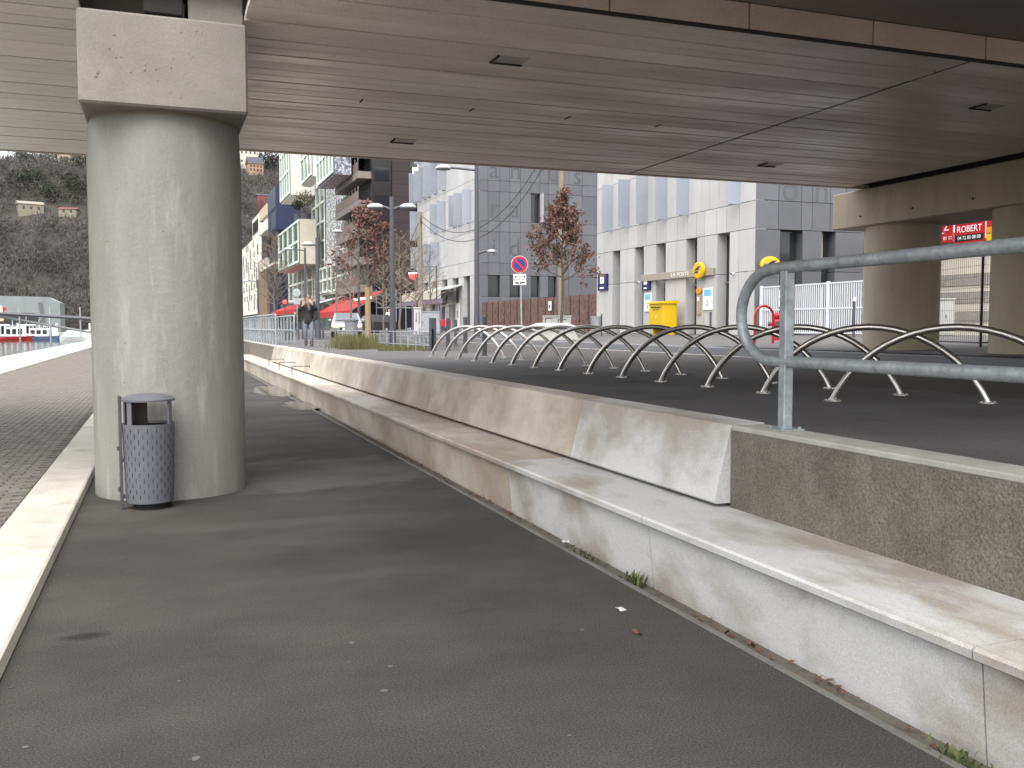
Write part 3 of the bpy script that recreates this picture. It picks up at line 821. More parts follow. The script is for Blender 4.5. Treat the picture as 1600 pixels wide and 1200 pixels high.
# ================================================================ PANELLED BUILDINGS
def panel_wall(parent, org, axis, sgn, us, zs, skip, m, th=.05, gap=.012, name='panel', off=(0, 0, 0)):
    # axis 'x': wall lies at X=org, us are Y;  axis 'y': wall at Y=org, us are X
    for i in range(len(us) - 1):
        for j in range(len(zs) - 1):
            a, c = us[i], us[i + 1]
            if a > c: a, c = c, a
            if skip and skip(a, c, zs[j], zs[j + 1]): continue
            b = MB()
            if axis == 'x': b.box(org, org + th * sgn, a + gap, c - gap, zs[j] + gap, zs[j + 1] - gap)
            else: b.box(a + gap, c - gap, org, org + th * sgn, zs[j] + gap, zs[j + 1] - gap)
            b.v = [(v[0] - off[0], v[1] - off[1], v[2] - off[2]) for v in b.v]
            b.build(name, m, parent)
def bx(parent, name, m, off, *a, c=None):
    b = MB()
    if c: b.cbox(*a, c)
    else: b.box(*a)
    b.v = [(v[0] - off[0], v[1] - off[1], v[2] - off[2]) for v in b.v]
    return b.build(name, m, parent)
XF = 21.7
# ---- post office
PO = (XF, 31.3, 1.25)
po = thing('post_office', 'pale panelled post office building with grey gable and tall slot windows', 'building', PO)
slots = [(42.85, 43.68), (40.37, 41.29), (38.27, 39.15), (35.56, 36.45), (33.07, 33.97)]
jy = [31.3, 32.4, 33.07, 33.97, 34.96, 35.56, 36.45, 37.33, 38.27, 39.15, 40.37, 41.29, 42.1, 42.85, 43.68, 44.66, 45.57]
def inslot(a, c): return any(a < s1 - .05 and c > s0 + .05 for s0, s1 in slots)
panel_wall(po, XF, 'x', 1, jy, [1.25, 3.77, 5.43], lambda a, c, z0, z1: inslot(a, c), 'panel_light', th=.5, off=PO)
jy2 = [31.3, 32.4, 33.3, 34.04, 34.96, 35.62, 36.35, 37.23, 38.19, 39.12, 40.08, 41.0, 41.9, 42.85, 43.79, 44.66, 45.57]
panel_wall(po, XF, 'x', 1, jy2, [5.43, 6.5], None, 'panel_light', th=.5, off=PO)
finY = [43.72, 41.9, 40.05, 38.2, 36.3, 32.38]
def inwin(a, c): return any(a < f + .78 and c > f + .05 for f in finY)
jy3 = sorted(set([31.3, 45.57, 33.9, 34.6, 35.3] + [f for f in finY] + [f + .8 for f in finY]))
panel_wall(po, XF, 'x', 1, jy3, [6.5, 8.8], lambda a, c, z0, z1: any(abs(a - f) < .02 for f in finY), 'panel_light', th=.4, off=PO)
panel_wall(po, XF, 'x', 1, jy2, [8.8, 9.9, 12.3], None, 'panel_light', th=.4, off=PO)
bx(po, 'core', 'joint_dark', PO, XF + .52, 26.9, 31.85, 45.5, 1.25, 14.5)
for s0, s1 in slots:
    for zz in (3.4, 5.36): bx(po, 'window_frame', 'reveal', PO, XF + .40, XF + .449, s0 + .02, s1 - .02, zz, zz + .06)
    bx(po, 'window_frame', 'reveal', PO, XF + .40, XF + .449, (s0 + s1) / 2 - .03, (s0 + s1) / 2 + .03, 1.3, 3.4)
    bx(po, 'window', 'dark_glass', PO, XF + .45, XF + .5, s0 + .02, s1 - .02, 1.3, 5.42)
for f in finY:
    bx(po, 'window', 'dark_glass', PO, XF + .36, XF + .42, f + .01, f + .79, 6.5, 8.8)
    bx(po, 'shutter', 'shutter', PO, XF - .62, XF + .02, f - .04, f, 6.46, 8.8 if f in (43.72, 41.9) else 9.4)
# gable towards the bridge
ux = [21.7, 22.86, 23.92, 24.86, 25.5, 26.9]
gw = [(22.86, 23.92), (24.86, 25.5)]
panel_wall(po, 31.3, 'y', 1, ux, [1.25, 3.8, 5.4], lambda a, c, z0, z1: any(abs(a - g) < .02 for g, _ in gw), 'panel_grey_dimmed', th=.5, off=PO)
panel_wall(po, 31.3, 'y', 1, [21.7, 22.76, 23.84, 24.36, 25.23, 26.0, 26.9], [5.4, 6.52, 8.4, 10, 12], None, 'panel_grey_dimmed', th=.5, off=PO)
for (a, c), mm in zip(gw, ('dark_glass', 'dark_glass')):
    bx(po, 'window', mm, PO, a + .01, c - .01, 31.72, 31.78, 1.3, 5.39)
bx(po, 'blind', 'beige', PO, 24.9, 25.2, 31.69, 31.71, 3.9, 5.35)
bx(po, 'blind', 'beige', PO, 24.9, 25.25, 31.69, 31.71, 1.6, 3.2)
for s, x, z in (('o', 23.3, 7.0), ('n', 24.8, 7.0)):
    text('relief_letter', s, 1.5, 'letter_relief_light', po, (x - XF, -.002, z - 1.25), (1, 0, 0), (0, 0, 1), .003)
# sign bar, oval, posters etc. (separate things fixed on the wall)
sb = thing('sign_bar', 'bronze metal sign bar reading LA POSTE with a yellow oval', 'sign', (XF, 37.3, 3.9))
bx(sb, 'bar', 'bar_metal', (XF, 37.3, 3.9), XF - .14, XF - .02, 34.1, 40.35, 3.74, 4.06, c=.01)
text('lettering', 'LA POSTE', .24, 'white_paint', sb, (-.145, -.55, 0), (0, -1, 0), (0, 0, 1), .003, sx=1.5)
def oval(parent, org, nrm_axis, ry, rz, m, th=.12):
    b = MB(); n = 28
    for k, (f, d) in enumerate(((1, 0), (1, th * .7), (.85, th))):
        for q in range(n):
            a = 2 * math.pi * q / n
            if nrm_axis == 'x': b.v.append((org[0] - d, org[1] + math.cos(a) * ry * f, org[2] + math.sin(a) * rz * f))
            else: b.v.append((org[0] + math.cos(a) * ry * f, org[1] - d, org[2] + math.sin(a) * rz * f))
    for k in range(2):
        for q in range(n): b.f.append((k * n + q, k * n + (q + 1) % n, (k + 1) * n + (q + 1) % n, (k + 1) * n + q))
    b.f.append(tuple(range(n))); b.f.append(tuple(2 * n + q for q in range(n)))
    return b.build('oval_sign', m, parent)
ov = oval(sb, (-.16, -2.24, .08), 'x', .44, .36, 'post_yellow')
def bird(parent, org, ax, s):        # swept arrow-like emblem
    b = MB()
    P1 = [(-.5, .02), (.12, .34), (.5, .34), (.18, .12), (.30, .02), (-.06, .02)]
    P2 = [(-.42, -.06), (.20, -.06), (.02, -.18), (.10, -.26), (-.30, -.18), (-.5, -.34)]
    for P in (P1, P2):
        if ax == 'x': b.prism([(org[1] - u * s, org[2] + v * s) for u, v in P], 'x', org[0] - .004, org[0])
        else: b.prism([(org[0] + u * s, org[2] + v * s) for u, v in P], 'y', org[1] - .004, org[1])
    return b.build('emblem', 'navy_sign', parent)
bird(ov, (-.285, -2.24, .08), 'x', .5)
og = thing('oval_sign', 'small yellow oval sign on the grey gable above the white fence', 'sign', (22.35, 31.28, 4.0))
bx(og, 'bracket', 'reveal', (22.35, 31.28, 4.0), 22.0, 22.2, 31.1, 31.28, 3.85, 4.05)
o2 = oval(og, (0, -.02, 0), 'y', .46, .33, 'post_yellow'); bird(o2, (0, -.145, 0), 'y', .5)
def wall_sign(label, y0, y1, z0, z1):
    t = thing('wall_sign', label, 'sign', (XF, (y0 + y1) / 2, z0))
    of = (XF, (y0 + y1) / 2, z0)
    bx(t, 'board', 'navy_sign', of, XF - .12, XF - .01, y0, y1, z0, z1, c=.01)
    h = z1 - z0; wd = y1 - y0
    bx(t, 'white_square', 'white_paint', of, XF - .125, XF - .121, y0 + wd * .28, y1 - wd * .28, z0 + h * .42, z1 - h * .18)
    text('lettering', 'P', h * .34, 'navy_sign', t, (-.127, 0, h * .62), (0, -1, 0), (0, 0, 1), .001)
    bx(t, 'stripe', 'white_paint', of, XF - .125, XF - .121, y0 + wd * .3, y1 - wd * .25, z0 + h * .1, z0 + h * .2)
    bx(t, 'stripe', 'orange_yellow', of, XF - .125, XF - .121, y0 + wd * .2, y1 - wd * .2, z0 + h * .86, z0 + h * .91)
wall_sign('large navy square sign on the post office wall next to the brown fence', 44.15, 45.2, 3.48, 4.33)
wall_sign('small navy square sign at the end of the sign bar', 39.6, 40.3, 3.32, 3.95)
def poster(label, y0, y1, z0, z1):
    t = thing('poster', label, 'poster', (XF - .02, (y0 + y1) / 2, z0)); of = (XF - .02, (y0 + y1) / 2, z0)
    bx(t, 'frame', 'white_paint', of, XF - .05, XF - .01, y0, y1, z0, z1, c=.004)
    bx(t, 'print', 'poster_blue', of, XF - .054, XF - .051, y0 + .08, y1 - .08, z0 + (z1 - z0) * .62, z1 - .07)
    text('lettering', '2', .34, 'graffiti', t, (-.034, .02, (z1 - z0) * .3), (0, -1, 0), (0, 0, 1), .001)
poster('white poster on the wall below the small navy sign', 39.5, 40.17, 2.31, 3.19)
poster('white poster on the wall below the yellow oval of the sign bar', 34.25, 34.95, 2.3, 3.23)
t = thing('cash_machine_sign', 'narrow bronze wall panel topped by a small orange disc', 'sign', (XF, 35.3, 2.1)); of = (XF, 35.3, 2.1)
bx(t, 'panel', 'bar_metal', of, XF - .08, XF - .01, 35.15, 35.42, 2.1, 2.98, c=.01)
oval(t, (-.03, -.02, 1.02), 'x', .18, .15, 'orange_yellow', .08)
bx(t, 'notice', 'white_paint', of, XF - .085, XF - .081, 35.2, 35.37, 2.7, 2.86)
t = bx(None, 'notice', 'poster', (XF + .43, 36.0, 2.85), XF + .42, XF + .44, 35.8, 36.2, 2.62, 3.02); t.location = (XF + .43, 36.0, 2.85); tag(t, 'small pale notice on the glass of the slot beside the mailbox', 'notice')
def camera_dome(label, y, z, x=XF):
    t = thing('security_camera', label, 'camera', (x, y, z))
    b = MB(); b.tube([(0, 0, 0), (-.08, 0, 0)], .03, 10); b.build('mount', 'white_paint', t)
    b = MB(); b.tube([(-.07, .0, -.02), (-.17, -.04, -.04)], .05, 12); b.build('housing', 'white_paint', t)
    b = MB(); b.tube([(-.17, -.04, -.04), (-.18, -.044, -.042)], .04, 12); b.build('lens', 'black', t)
camera_dome('small white security camera on the post office corner panels', 32.7, 3.75)
camera_dome('small security camera inside the slot window beside the sign bar', 40.9, 3.75, XF + .1)
# yellow mailbox
mb = thing('mailbox', 'bright yellow mailbox standing by the post office wall', 'mailbox', (20.9, 37.0, 1.24)); of = (20.9, 37.0, 1.24)
bx(mb, 'body', 'post_yellow', of, 20.55, 21.25, 36.4, 37.7, 1.50, 2.60, c=.03)
b = MB(); b.prism([(20.50, 2.60), (21.30, 2.60), (21.30, 2.68), (21.2, 2.74), (20.60, 2.70), (20.50, 2.66)], 'y', 36.35, 37.75); b.v = [(v[0] - of[0], v[1] - of[1], v[2] - of[2]) for v in b.v]; b.build('hood', 'post_yellow', mb)
for sy in (36.5, 37.5):
    bx(mb, 'leg', 'post_yellow', of, 20.65, 21.15, sy - .05, sy + .05, 1.24, 1.50)
bx(mb, 'slot', 'black', of, 20.543, 20.549, 36.6, 37.5, 2.42, 2.47)
text('lettering', 'LA POSTE', .13, 'navy_sign', mb, (-.354, .05, 1.10), (0, -1, 0), (0, 0, 1), .002)
text('lettering', 'P', .2, 'white_paint', mb, (-.354, .05, .75), (0, -1, 0), (0, 0, 1), .002)

# ---- neighbouring office block with relief letters
YB = 66.3
BO = (XF, YB, 1.25)
b2 = thing('office_building', 'white and grey panelled office block with relief letters and folding shutters', 'building', BO)
bx(b2, 'core', 'joint_dark', BO, XF + .42, 36, YB + .42, 83, 1.2, 22)
fl = [1.25, 5.4, 6.45, 8.6, 9.35, 11.6, 12.4, 15.2, 18, 22]
wy = [YB + (83 - YB) * k / 12 for k in range(13)]
def shut_at(px, py): return onX(px, py, XF).y
shut = []
for zr, pxs in (((12.6, 15.3), (651.5, 659, 667, 674, 684, 697)), ((9.3, 11.75), (684, 696, 714, 722, 736)), ((6.2, 8.6), (666, 674.5, 686)), ((9.3, 11.9), (652.5,)), ((6.3, 8.7), (653.5,)), ((15.8, 18.4), (660, 672, 690, 706))):
    for p in pxs: shut.append((zr, onX(p, 400, XF).y))
def skb(a, c, z0, z1):
    return False
panel_wall(b2, XF, 'x', 1, wy, fl[1:], None, 'panel_light', th=.4, off=BO)
for (z0, z1), y in shut:
    bx(b2, 'shutter', 'shutter', BO, XF - .70, XF - .01, y - .05, y, z0, z1)
    bx(b2, 'window', 'dark_glass', BO, XF - .012, XF - .004, y + .02, y + .95, z0 + .02, z1 - .02)
gy = [YB, 67.6, 69.2, 70.5, 72.2, 73.6, 75.2, 76.6, 78.2, 79.6, 81.2, 83]
panel_wall(b2, XF, 'x', 1, gy, [1.25, 5.4], lambda a, c, z0, z1: gy.index(a) % 2 == 1, 'panel_light', th=.4, off=BO)
for k in range(1, len(gy) - 1, 2):
    bx(b2, 'window', 'dark_glass', BO, XF + .3, XF + .38, gy[k] + .02, gy[k + 1] - .02, 1.3, 5.38)
# gable
gx = [21.7, 22.69, 23.62, 24.4, 25.25, 26.1, 26.81, 27.5, 28.2, 29.2, 30.3, 31.5, 33, 34.5, 36]
gwin = {(22.69, 23.62), (24.4, 25.25), (26.1, 26.81), (27.5, 28.2)}
panel_wall(b2, YB, 'y', 1, gx, [1.25, 3.8, 5.4, 6.3, 8.6, 9.38, 11.55, 12.35, 14.2, 16, 18, 22],
           lambda a, c, z0, z1: (z0 == 3.8 and (a, c) in gwin) or (z0 == 9.38 and a == 26.1), 'panel_grey_dimmed', th=.4, off=BO)
for a, c in gwin:
    bx(b2, 'window', 'dark_glass', BO, a + .02, c - .02, YB + .3, YB + .36, 3.82, 5.38)
bx(b2, 'window', 'dark_glass', BO, 26.12, 26.79, YB + .3, YB + .36, 9.4, 11.53)
bx(b2, 'shutter', 'panel_light', BO, 26.84, 26.88, YB - .55, YB, 9.4, 11.53)
for s, x, z in (('a', 23.15, 13.1), ('n', 24.85, 13.1), ('s', 29.9, 13.0), ('r', 23.15, 10.3), ('a', 24.8, 10.3), ('i', 23.15, 7.4), ('d', 24.8, 7.4), ('a', 26.4, 7.4), ('u', 27.9, 13.1), ('e', 30.2, 7.4)):
    text('relief_letter', s, 1.9, 'letter_relief', b2, (x - XF, -.003, z - 1.25), (1, 0, 0), (0, 0, 1), .003)
# shop front canopy, pergola and chairs
t = thing('shop_awning', 'cream roll-out awning over the office block shop front', 'awning', (XF, 70, 4.6)); of = (XF, 70, 4.6)
b = MB(); b.prism([(XF - 1.7, 4.25), (XF, 4.75), (XF, 4.85), (XF - 1.7, 4.36)], 'y', 69.5, 82); b.v = [(v[0] - of[0], v[1] - of[1], v[2] - of[2]) for v in b.v]; b.build('canopy', 'panel_light', t)
bx(t, 'valance', 'awning_cream', of, XF - 1.74, XF - 1.7, 69.5, 82, 3.75, 4.36)
b = MB(); b.prism([(XF - 1.72, 3.75), (XF - 1.25, 4.2), (XF - 1.25, 4.45), (XF - 1.72, 4.36)], 'y', 69.35, 69.5); b.v = [(v[0] - of[0], v[1] - of[1], v[2] - of[2]) for v in b.v]; b.build('end_cap', 'slot_dark', t)
text('lettering', '44', .5, 'sign_red', t, (-1.745, 9.5, -.55), (0, -1, 0), (0, 0, 1), .004)
t = thing('pergola', 'purple metal pergola frame in front of the shop awning', 'pergola', (XF - 2.5, 66.8, 1.2)); of = (XF - 2.5, 66.8, 1.2)
bx(t, 'beam', 'purple', of, XF - 2.6, XF - 2.45, 66.6, 80, 3.30, 3.65)
for y in (66.7, 71, 75, 79.5): bx(t, 'post', 'purple', of, XF - 2.58, XF - 2.48, y, y + .12, 1.2, 3.3)
for k, (s, mm) in enumerate((('3', 'sign_red'), ('4', 'graffiti'), ('3', 'sign_red'), ('8', 'graffiti'))):
    y = 79.2 - k * 2.9
    t = thing('window_banner', ('white shop banner with a red numeral beside the bare trees', 'white shop banner with a black 4 hung between two red numerals', 'white shop banner with a red numeral between two black ones', 'white shop banner with a black 8 at the lamp post end')[k], 'banner', (XF - .1, y, 1.4)); of = (XF - .1, y, 1.4)
    bx(t, 'sheet', 'white_paint', of, XF - .1, XF - .06, y - .55, y + .55, 1.5, 3.4)
    text('lettering', s, .8, mm, t, (-.005, 0, 1.1), (0, -1, 0), (0, 0, 1), .002)
chair0 = None
for k, (px, lab) in enumerate(((682, 'red cafe chair on the shop terrace, the one by the grey cabinet'), (689, 'red cafe chair standing between two others on the shop terrace'), (697, 'dark red cafe chair on the shop terrace nearest the lamp post'))):
    p = at(px, 60); p.z = 1.17
    if chair0 is None:
        chair0 = thing('cafe_chair', lab, 'chair', p, R(200), 'cafe chairs on the shop terrace')
        b = MB(); b.cbox(-.22, .22, -.22, .22, .43, .47, .01); b.build('seat', 'chair_red', chair0)
        b = MB(); b.cbox(-.22, .22, .19, .22, .47, .86, .01); b.build('backrest', 'chair_red', chair0)
        for sx in (-.2, .2):
            for sy in (-.2, .2): b = MB(); b.tube([(sx, sy, 0), (sx * .95, sy * .95, .44)], .014, 6); b.build('leg', 'dark_paint', chair0)
    else: dup(chair0, p, R(170 + 20 * k), lab)

# ---- brown brick tower with balconies
YD = 102.5
DO = (XF, YD, 1.2)
d3 = thing('brown_tower', 'dark brown brick tower with long concrete balconies', 'building', DO)
bx(d3, 'wall', 'brown_dark', DO, XF, 23.9, YD, 117, 1.2, 30)
for k in range(17):
    z0 = 6.0 + k * 1.4
    bx(d3, 'brick_band', 'brown_brick', DO, 23.92, 28.6, YD - .25, YD + .2, z0 + .012, z0 + 1.388)
bx(d3, 'wall', 'brown_brick', DO, 23.9, 40, YD + .2, 117, 1.2, 30)
for z in (10.5, 13.5, 16.5, 19.5):
    bx(d3, 'window', 'dark_glass', DO, 25.9 if z > 12 else 26.4, 27.1, YD - .30, YD - .26, z - .5, z + 1.3)
bx(d3, 'lit_window', 'lit_warm', DO, 26.2, 26.9, YD - .32, YD - .305, 18.3, 19.1)
for z in (5.5, 8.5, 11.5, 14.5, 17.5, 20.5):
    bx(d3, 'window_band', 'dark_glass', DO, XF + .3, 23.6, YD - .06, YD - .004, z, z + 1.4)
for k, z in enumerate((5.4, 8.4, 11.5, 14.6, 17.7, 20.8)):
    o = bx(d3, 'balcony', 'balcony_concrete', DO, XF - 1.5, XF, YD + .2, 117, z, z + .75)
    bx(o, 'balcony_rail', 'balcony_rail', (0, 0, 0), -1.48, -1.44, .3, 14.3, z - 1.2 + .8, z - 1.2 + 1.75)
    for q in range(9):
        bx(o, 'baluster', 'balcony_concrete', (0, 0, 0), -1.42, -1.34, .6 + q * 1.7, .68 + q * 1.7, z - 1.2 + .75, z - 1.2 + 2.3)
    bx(d3, 'recess', 'dark_glass', DO, XF - .06, XF - .01, YD + .6, 116.5, z + .85, z + 2.6)
# cafe front at its foot
for k in range(6):
    x = 22.0 + k * 1.1
    bx(d3, 'shop_mullion', 'galvanised', DO, x - .05, x + .05, YD - .45, YD - .36, 1.2, 5.6)
bx(d3, 'shop_glass', 'dark_glass', DO, 21.9, 28.4, YD - .35, YD - .3, 1.2, 5.7)
bx(d3, 'shop_transom', 'galvanised', DO, 21.9, 28.4, YD - .46, YD - .40, 3.6, 3.72)
# hanging lit sign
sg = onY(645, 428, 60)
t = thing('hanging_sign', 'red lit hanging shop sign with a dark cap', 'sign', (sg.x, sg.y, sg.z)); t.scale = (.62, .62, .62)
b = MB(); b.lathe([(.02, -.62), (.28, -.5), (.40, -.25), (.42, 0)], 20); b.build('glowing_bowl', 'lit_red', t, smooth=True)
b = MB(); b.lathe([(.43, .0), (.43, .12)], 20); b.build('light_band', 'lit_white', t)
b = MB(); b.lathe([(.44, .12), (.42, .35), (.30, .52), (.04, .6)], 20); b.build('cap', 'slot_dark', t, smooth=True)
b = MB(); b.tube([(0, 0, .55), (0, 0, .8), (2.58, 0, .8)], .04, 8); b.build('arm', 'dark_paint', t)
pp = at(667, 60.0)
t2 = thing('sign_post', 'slim dark post carrying the red hanging shop sign', 'post', (sg.x + 1.6, sg.y, 1.17)); b = MB(); b.tube([(0, 0, 0), (0, 0, sg.z + .55 - 1.17)], .05, 8); b.build('shaft', 'dark_paint', t2); b = MB(); b.lathe([(.14, 0), (.14, .02)], 10); b.build('base', 'dark_paint', t2)

# ---- glass and white stacked-box building
G = thing('stacked_box_building', 'pale green glass building of stacked cantilevered white boxes', 'building', (XF, 118, 1.2))
GO = (XF, 118, 1.2)
def gbox(pxl, pxc, pxr, yt, yb, X, gm, nu, nv, nm='box_volume'):
    # left face (glass) from pxl to pxc on X, end face from pxc to pxr
    c_t, c_b = onX(pxc, yt, X), onX(pxc, yb, X)
    Y0 = c_b.y; z0, z1 = c_b.z, onX(pxc, yt, X).z
    Y1 = onX(pxl, yb, X).y
    X1 = onY(pxr, yb, Y0).x
    v = bx(G, nm, gm, GO, X, X1, Y0, Y1, z0, z1)
    of = GO
    bx(v, 'glazing', 'green_glass', GO, X - .12, X - .02, Y0 + .4, Y1 - .2, z0 + .5, z1 - .3)
    for k in range(nu + 1):
        y = Y0 + .3 + (Y1 - Y0 - .5) * k / nu
        bx(v, 'mullion', 'green_frame', GO, X - .26, X - .13, y - .13, y + .13, z0 + .3, z1 - .1)
    for k in range(nv + 1):
        z = z0 + .35 + (z1 - z0 - .6) * k / nv
        bx(v, 'transom', 'green_frame', GO, X - .24, X - .125, Y0 + .1, Y1, z - .16, z + .16)
    return v
gbox(439.5, 454.5, 492, 150, 304, 17.9, 'white_render', 4, 4)
gbox(472, 489, 505, 150, 275, 18.6, 'white_render', 3, 3)
gbox(497, 523, 549, 150, 272, 18.2, 'pixel_panel_dark', 5, 3)
gbox(491, 511, 560, 150, 470, XF, 'pixel_panel', 3, 10, 'main_volume')
gbox(437, 469, 495, 341, 412, 18.2, 'travertine', 4, 2)
gbox(453, 491, 520, 405, 468, XF - .3, 'white_render', 5, 2)
gbox(500, 552, 570, 400, 452, XF - .8, 'white_render', 7, 2)
gbox(536, 547, 575, 150, 380, XF + .2, 'white_render', 2, 6)
bx(G, 'glass_base', 'green_glass', GO, XF + .1, XF + 3, 118, 190, 1.2, 6)
# terrace plants on the lower box
for k, (px, py, s, lab) in enumerate(((476, 334, 1.5, 'round bare shrub in a pot on the white building terrace'), (465, 335, .9, 'small green conifer in a pot on the white building terrace'))):
    p = onY(px, py, onX(469, 412, 18.2).y + 4)
    t = thing('potted_shrub', lab, 'plant', p + Vector((0, 0, 0)))
    b = MB(); b.lathe([(.5 * s, -1.0), (.62 * s, .0)], 14); b.build('pot', 'dark_paint', t)
    b = MB(); b.tube([(0, 0, -.2), (0, 0, 1.0 * s)], .07, 6); b.build('stem', 'bark', t)
    b = MB(); b.keep = True
    rr = random.Random(k)
    for q in range(420):
        v = Vector((rr.gauss(0, 1), rr.gauss(0, 1), rr.gauss(0, 1))).normalized() * s * rr.random() ** .4
        pz = Vector((v.x, v.y, v.z * .8 + 1.5 * s))
        a = Vector((rr.gauss(0, 1), rr.gauss(0, 1), rr.gauss(0, 1))).normalized() * .16; d = Vector((rr.gauss(0, 1), rr.gauss(0, 1), rr.gauss(0, 1))).normalized() * .16
        b.add([pz - a, pz + d, pz + a], [(0, 1, 2)])
    b.build('foliage', 'yellow_scrub' if k == 0 else 'evergreen', t)
# ---- blue building
bl = thing('blue_building', 'deep blue box building with a shadowed middle floor', 'building', (XF, 165, 1.2))
BLO = (XF, 165, 1.2)
def vol(parent, off, pxl, pxc, pxr, yt, yb, X, m, nm='volume', depth=None):
    c_b = onX(pxc, yb, X); Y0 = c_b.y; z0 = c_b.z; z1 = onX(pxc, yt, X).z
    Y1 = onX(pxl, yb, X).y; X1 = onY(pxr, yb, Y0).x
    return bx(parent, nm, m, off, X, X1, Y0, Y1, z0, z1), (X, X1, Y0, Y1, z0, z1)
v, q = vol(bl, BLO, 419, 432.5, 470, 287, 358, 19.5, 'blue_panel')
for a, c_ in ((.52, .98), (.05, .42)):
    bx(v, 'window', 'blue_light', BLO, q[0] - .1, q[0] - .02, q[2] + .6, q[3] - (.5 if a > .5 else 6), q[4] + (q[5] - q[4]) * a, q[4] + (q[5] - q[4]) * c_)
vol(bl, BLO, 424, 437, 470, 355, 400, 22.5, 'brown_dark')
v, q = vol(bl, BLO, 421, 436, 470, 386, 406, 19.5, 'blue_panel')
vol(bl, BLO, 422, 435, 470, 404, 512, 21.5, 'blue_panel')
bx(bl, 'terrace_slab', 'white_render', BLO, 19.2, 22, q[2] + 4, q[3] + 10, q[4] - .4, q[4])
# ---- beige block and white blocks further on
bg_ = thing('beige_building', 'narrow beige block with balconies between the blue and white buildings', 'building', (XF, 205, 1.2)); of = (XF, 205, 1.2)
vol(bg_, of, 405, 417, 432, 317, 335, 19.8, 'beige', 'balcony')
vol(bg_, of, 406, 417, 432, 341, 358, 19.5, 'white_render', 'balcony')
vol(bg_, of, 409, 418, 432, 350, 402, 21.8, 'brown_dark', 'recess')
vol(bg_, of, 405, 418, 432, 400, 512, 21.3, 'brown_wood', 'lower_floors')
v, q = vol(bg_, of, 405, 417, 432, 402, 420, 20.2, 'travertine', 'balcony')
wb = thing('white_building', 'white apartment block with narrow irregular black windows', 'building', (XF, 232, 1.2)); of = (XF, 232, 1.2)
v, q = vol(wb, of, 378, 404.5, 414, 365, 490, 21.3, 'white_render', 'wall')
rr = random.Random(5)
for j in range(7):
    for k in range(7):
        if rr.random() < .25: continue
        y = q[2] + 2 + (q[3] - q[2] - 4) * (k + rr.uniform(-.25, .25)) / 6; z = q[4] + 1 + (q[5] - q[4] - 3) * j / 6
        bx(v, 'window', 'dark_glass', of, q[0] - .08, q[0] - .01, y - .6, y + .6, z, z + rr.choice((1.4, 2.4, 2.6)))
v, q = vol(wb, of, 394.5, 405, 418, 332, 366, 21.6, 'white_render', 'roof_loggia')
bx(v, 'loggia_opening', 'dark_glass', of, q[0] - .1, q[0] - .02, q[2] + 2, q[3] - 2, q[4] + 1, q[5] - 1)
vol(wb, of, 404, 410, 418, 366, 490, 22.3, 'travertine', 'side_wing')
vol(wb, of, 384, 405, 418, 488, 512, 22.5, 'brown_dark', 'ground_floor')

# ---- red restaurant awnings
def awning(label, px0, px1, ytop, ybot, X, m='awning_red'):
    a = onX(px1, ybot, X); c_ = onX(px0, ybot, X)
    z0 = a.z; z1 = onX(px1, ytop, X).z
    t = thing('awning', label, 'awning', (X, a.y, z0)); of = (X, a.y, z0)
    b = MB(); b.prism([(X, z0 + .02), (X + 3.4, z1), (X + 3.4, z1 + .08), (X, z0 + .12)], 'y', a.y, c_.y); b.v = [(v[0] - of[0], v[1] - of[1], v[2] - of[2]) for v in b.v]; b.build('canopy', m, t)
    bx(t, 'valance', m, of, X - .03, X, a.y, c_.y, z0 - .55, z0 + .1)
    for k in range(4):
        y = a.y + (c_.y - a.y) * k / 3
        b = MB(); b.tube([(X, y, z0), (X + 3.4, y, z1 - .15)], .04, 6); b.v = [(v[0] - of[0], v[1] - of[1], v[2] - of[2]) for v in b.v]; b.build('arm', 'dark_paint', t)
awning('long red restaurant awning behind the tree with the wrapped trunk', 494, 548, 454, 486, 18.2)
awning('red restaurant awning farther along the street below the blue building', 424, 462, 470, 484, 18.2)
awning('white awning between the two red restaurant awnings', 486, 499, 462, 474, 18.4, 'white_paint')
t = thing('strip_light', 'warm strip light glowing under the long red awning', 'light', (19, onX(566, 482, 18.2).y, 4.4))
b = MB(); b.box(-.08, .08, -.2, 8, -.09, .09); b.build('tube', 'lit_warm', t)
b = MB(); b.box(-.1, .1, -.25, 8.05, .1, .16); b.build('housing', 'dark_paint', t)
p = onY(445, 472, 120)
t = thing('street_signal', 'lit red signal lamp in front of the farther red awning', 'signal', (p.x, p.y, 1.1))
b = MB(); b.tube([(0, 0, 0), (0, 0, p.z - 1.1)], .06, 8); b.build('mast', 'dark_paint', t)
b = MB(); b.cbox(-.3, .3, -.1, .25, p.z - 1.5, p.z - .8, .03); b.build('case', 'dark_paint', t)
bm = bmesh.new(); bmesh.ops.create_uvsphere(bm, u_segments=14, v_segments=8, radius=.26); bm.verts.index_update()
b = MB(); b.add([(v.co.x, v.co.y - .12, v.co.z + p.z - 1.1) for v in bm.verts], [[v.index for v in f.verts] for f in bm.faces]); bm.free(); b.build('lens', 'lit_red', t)

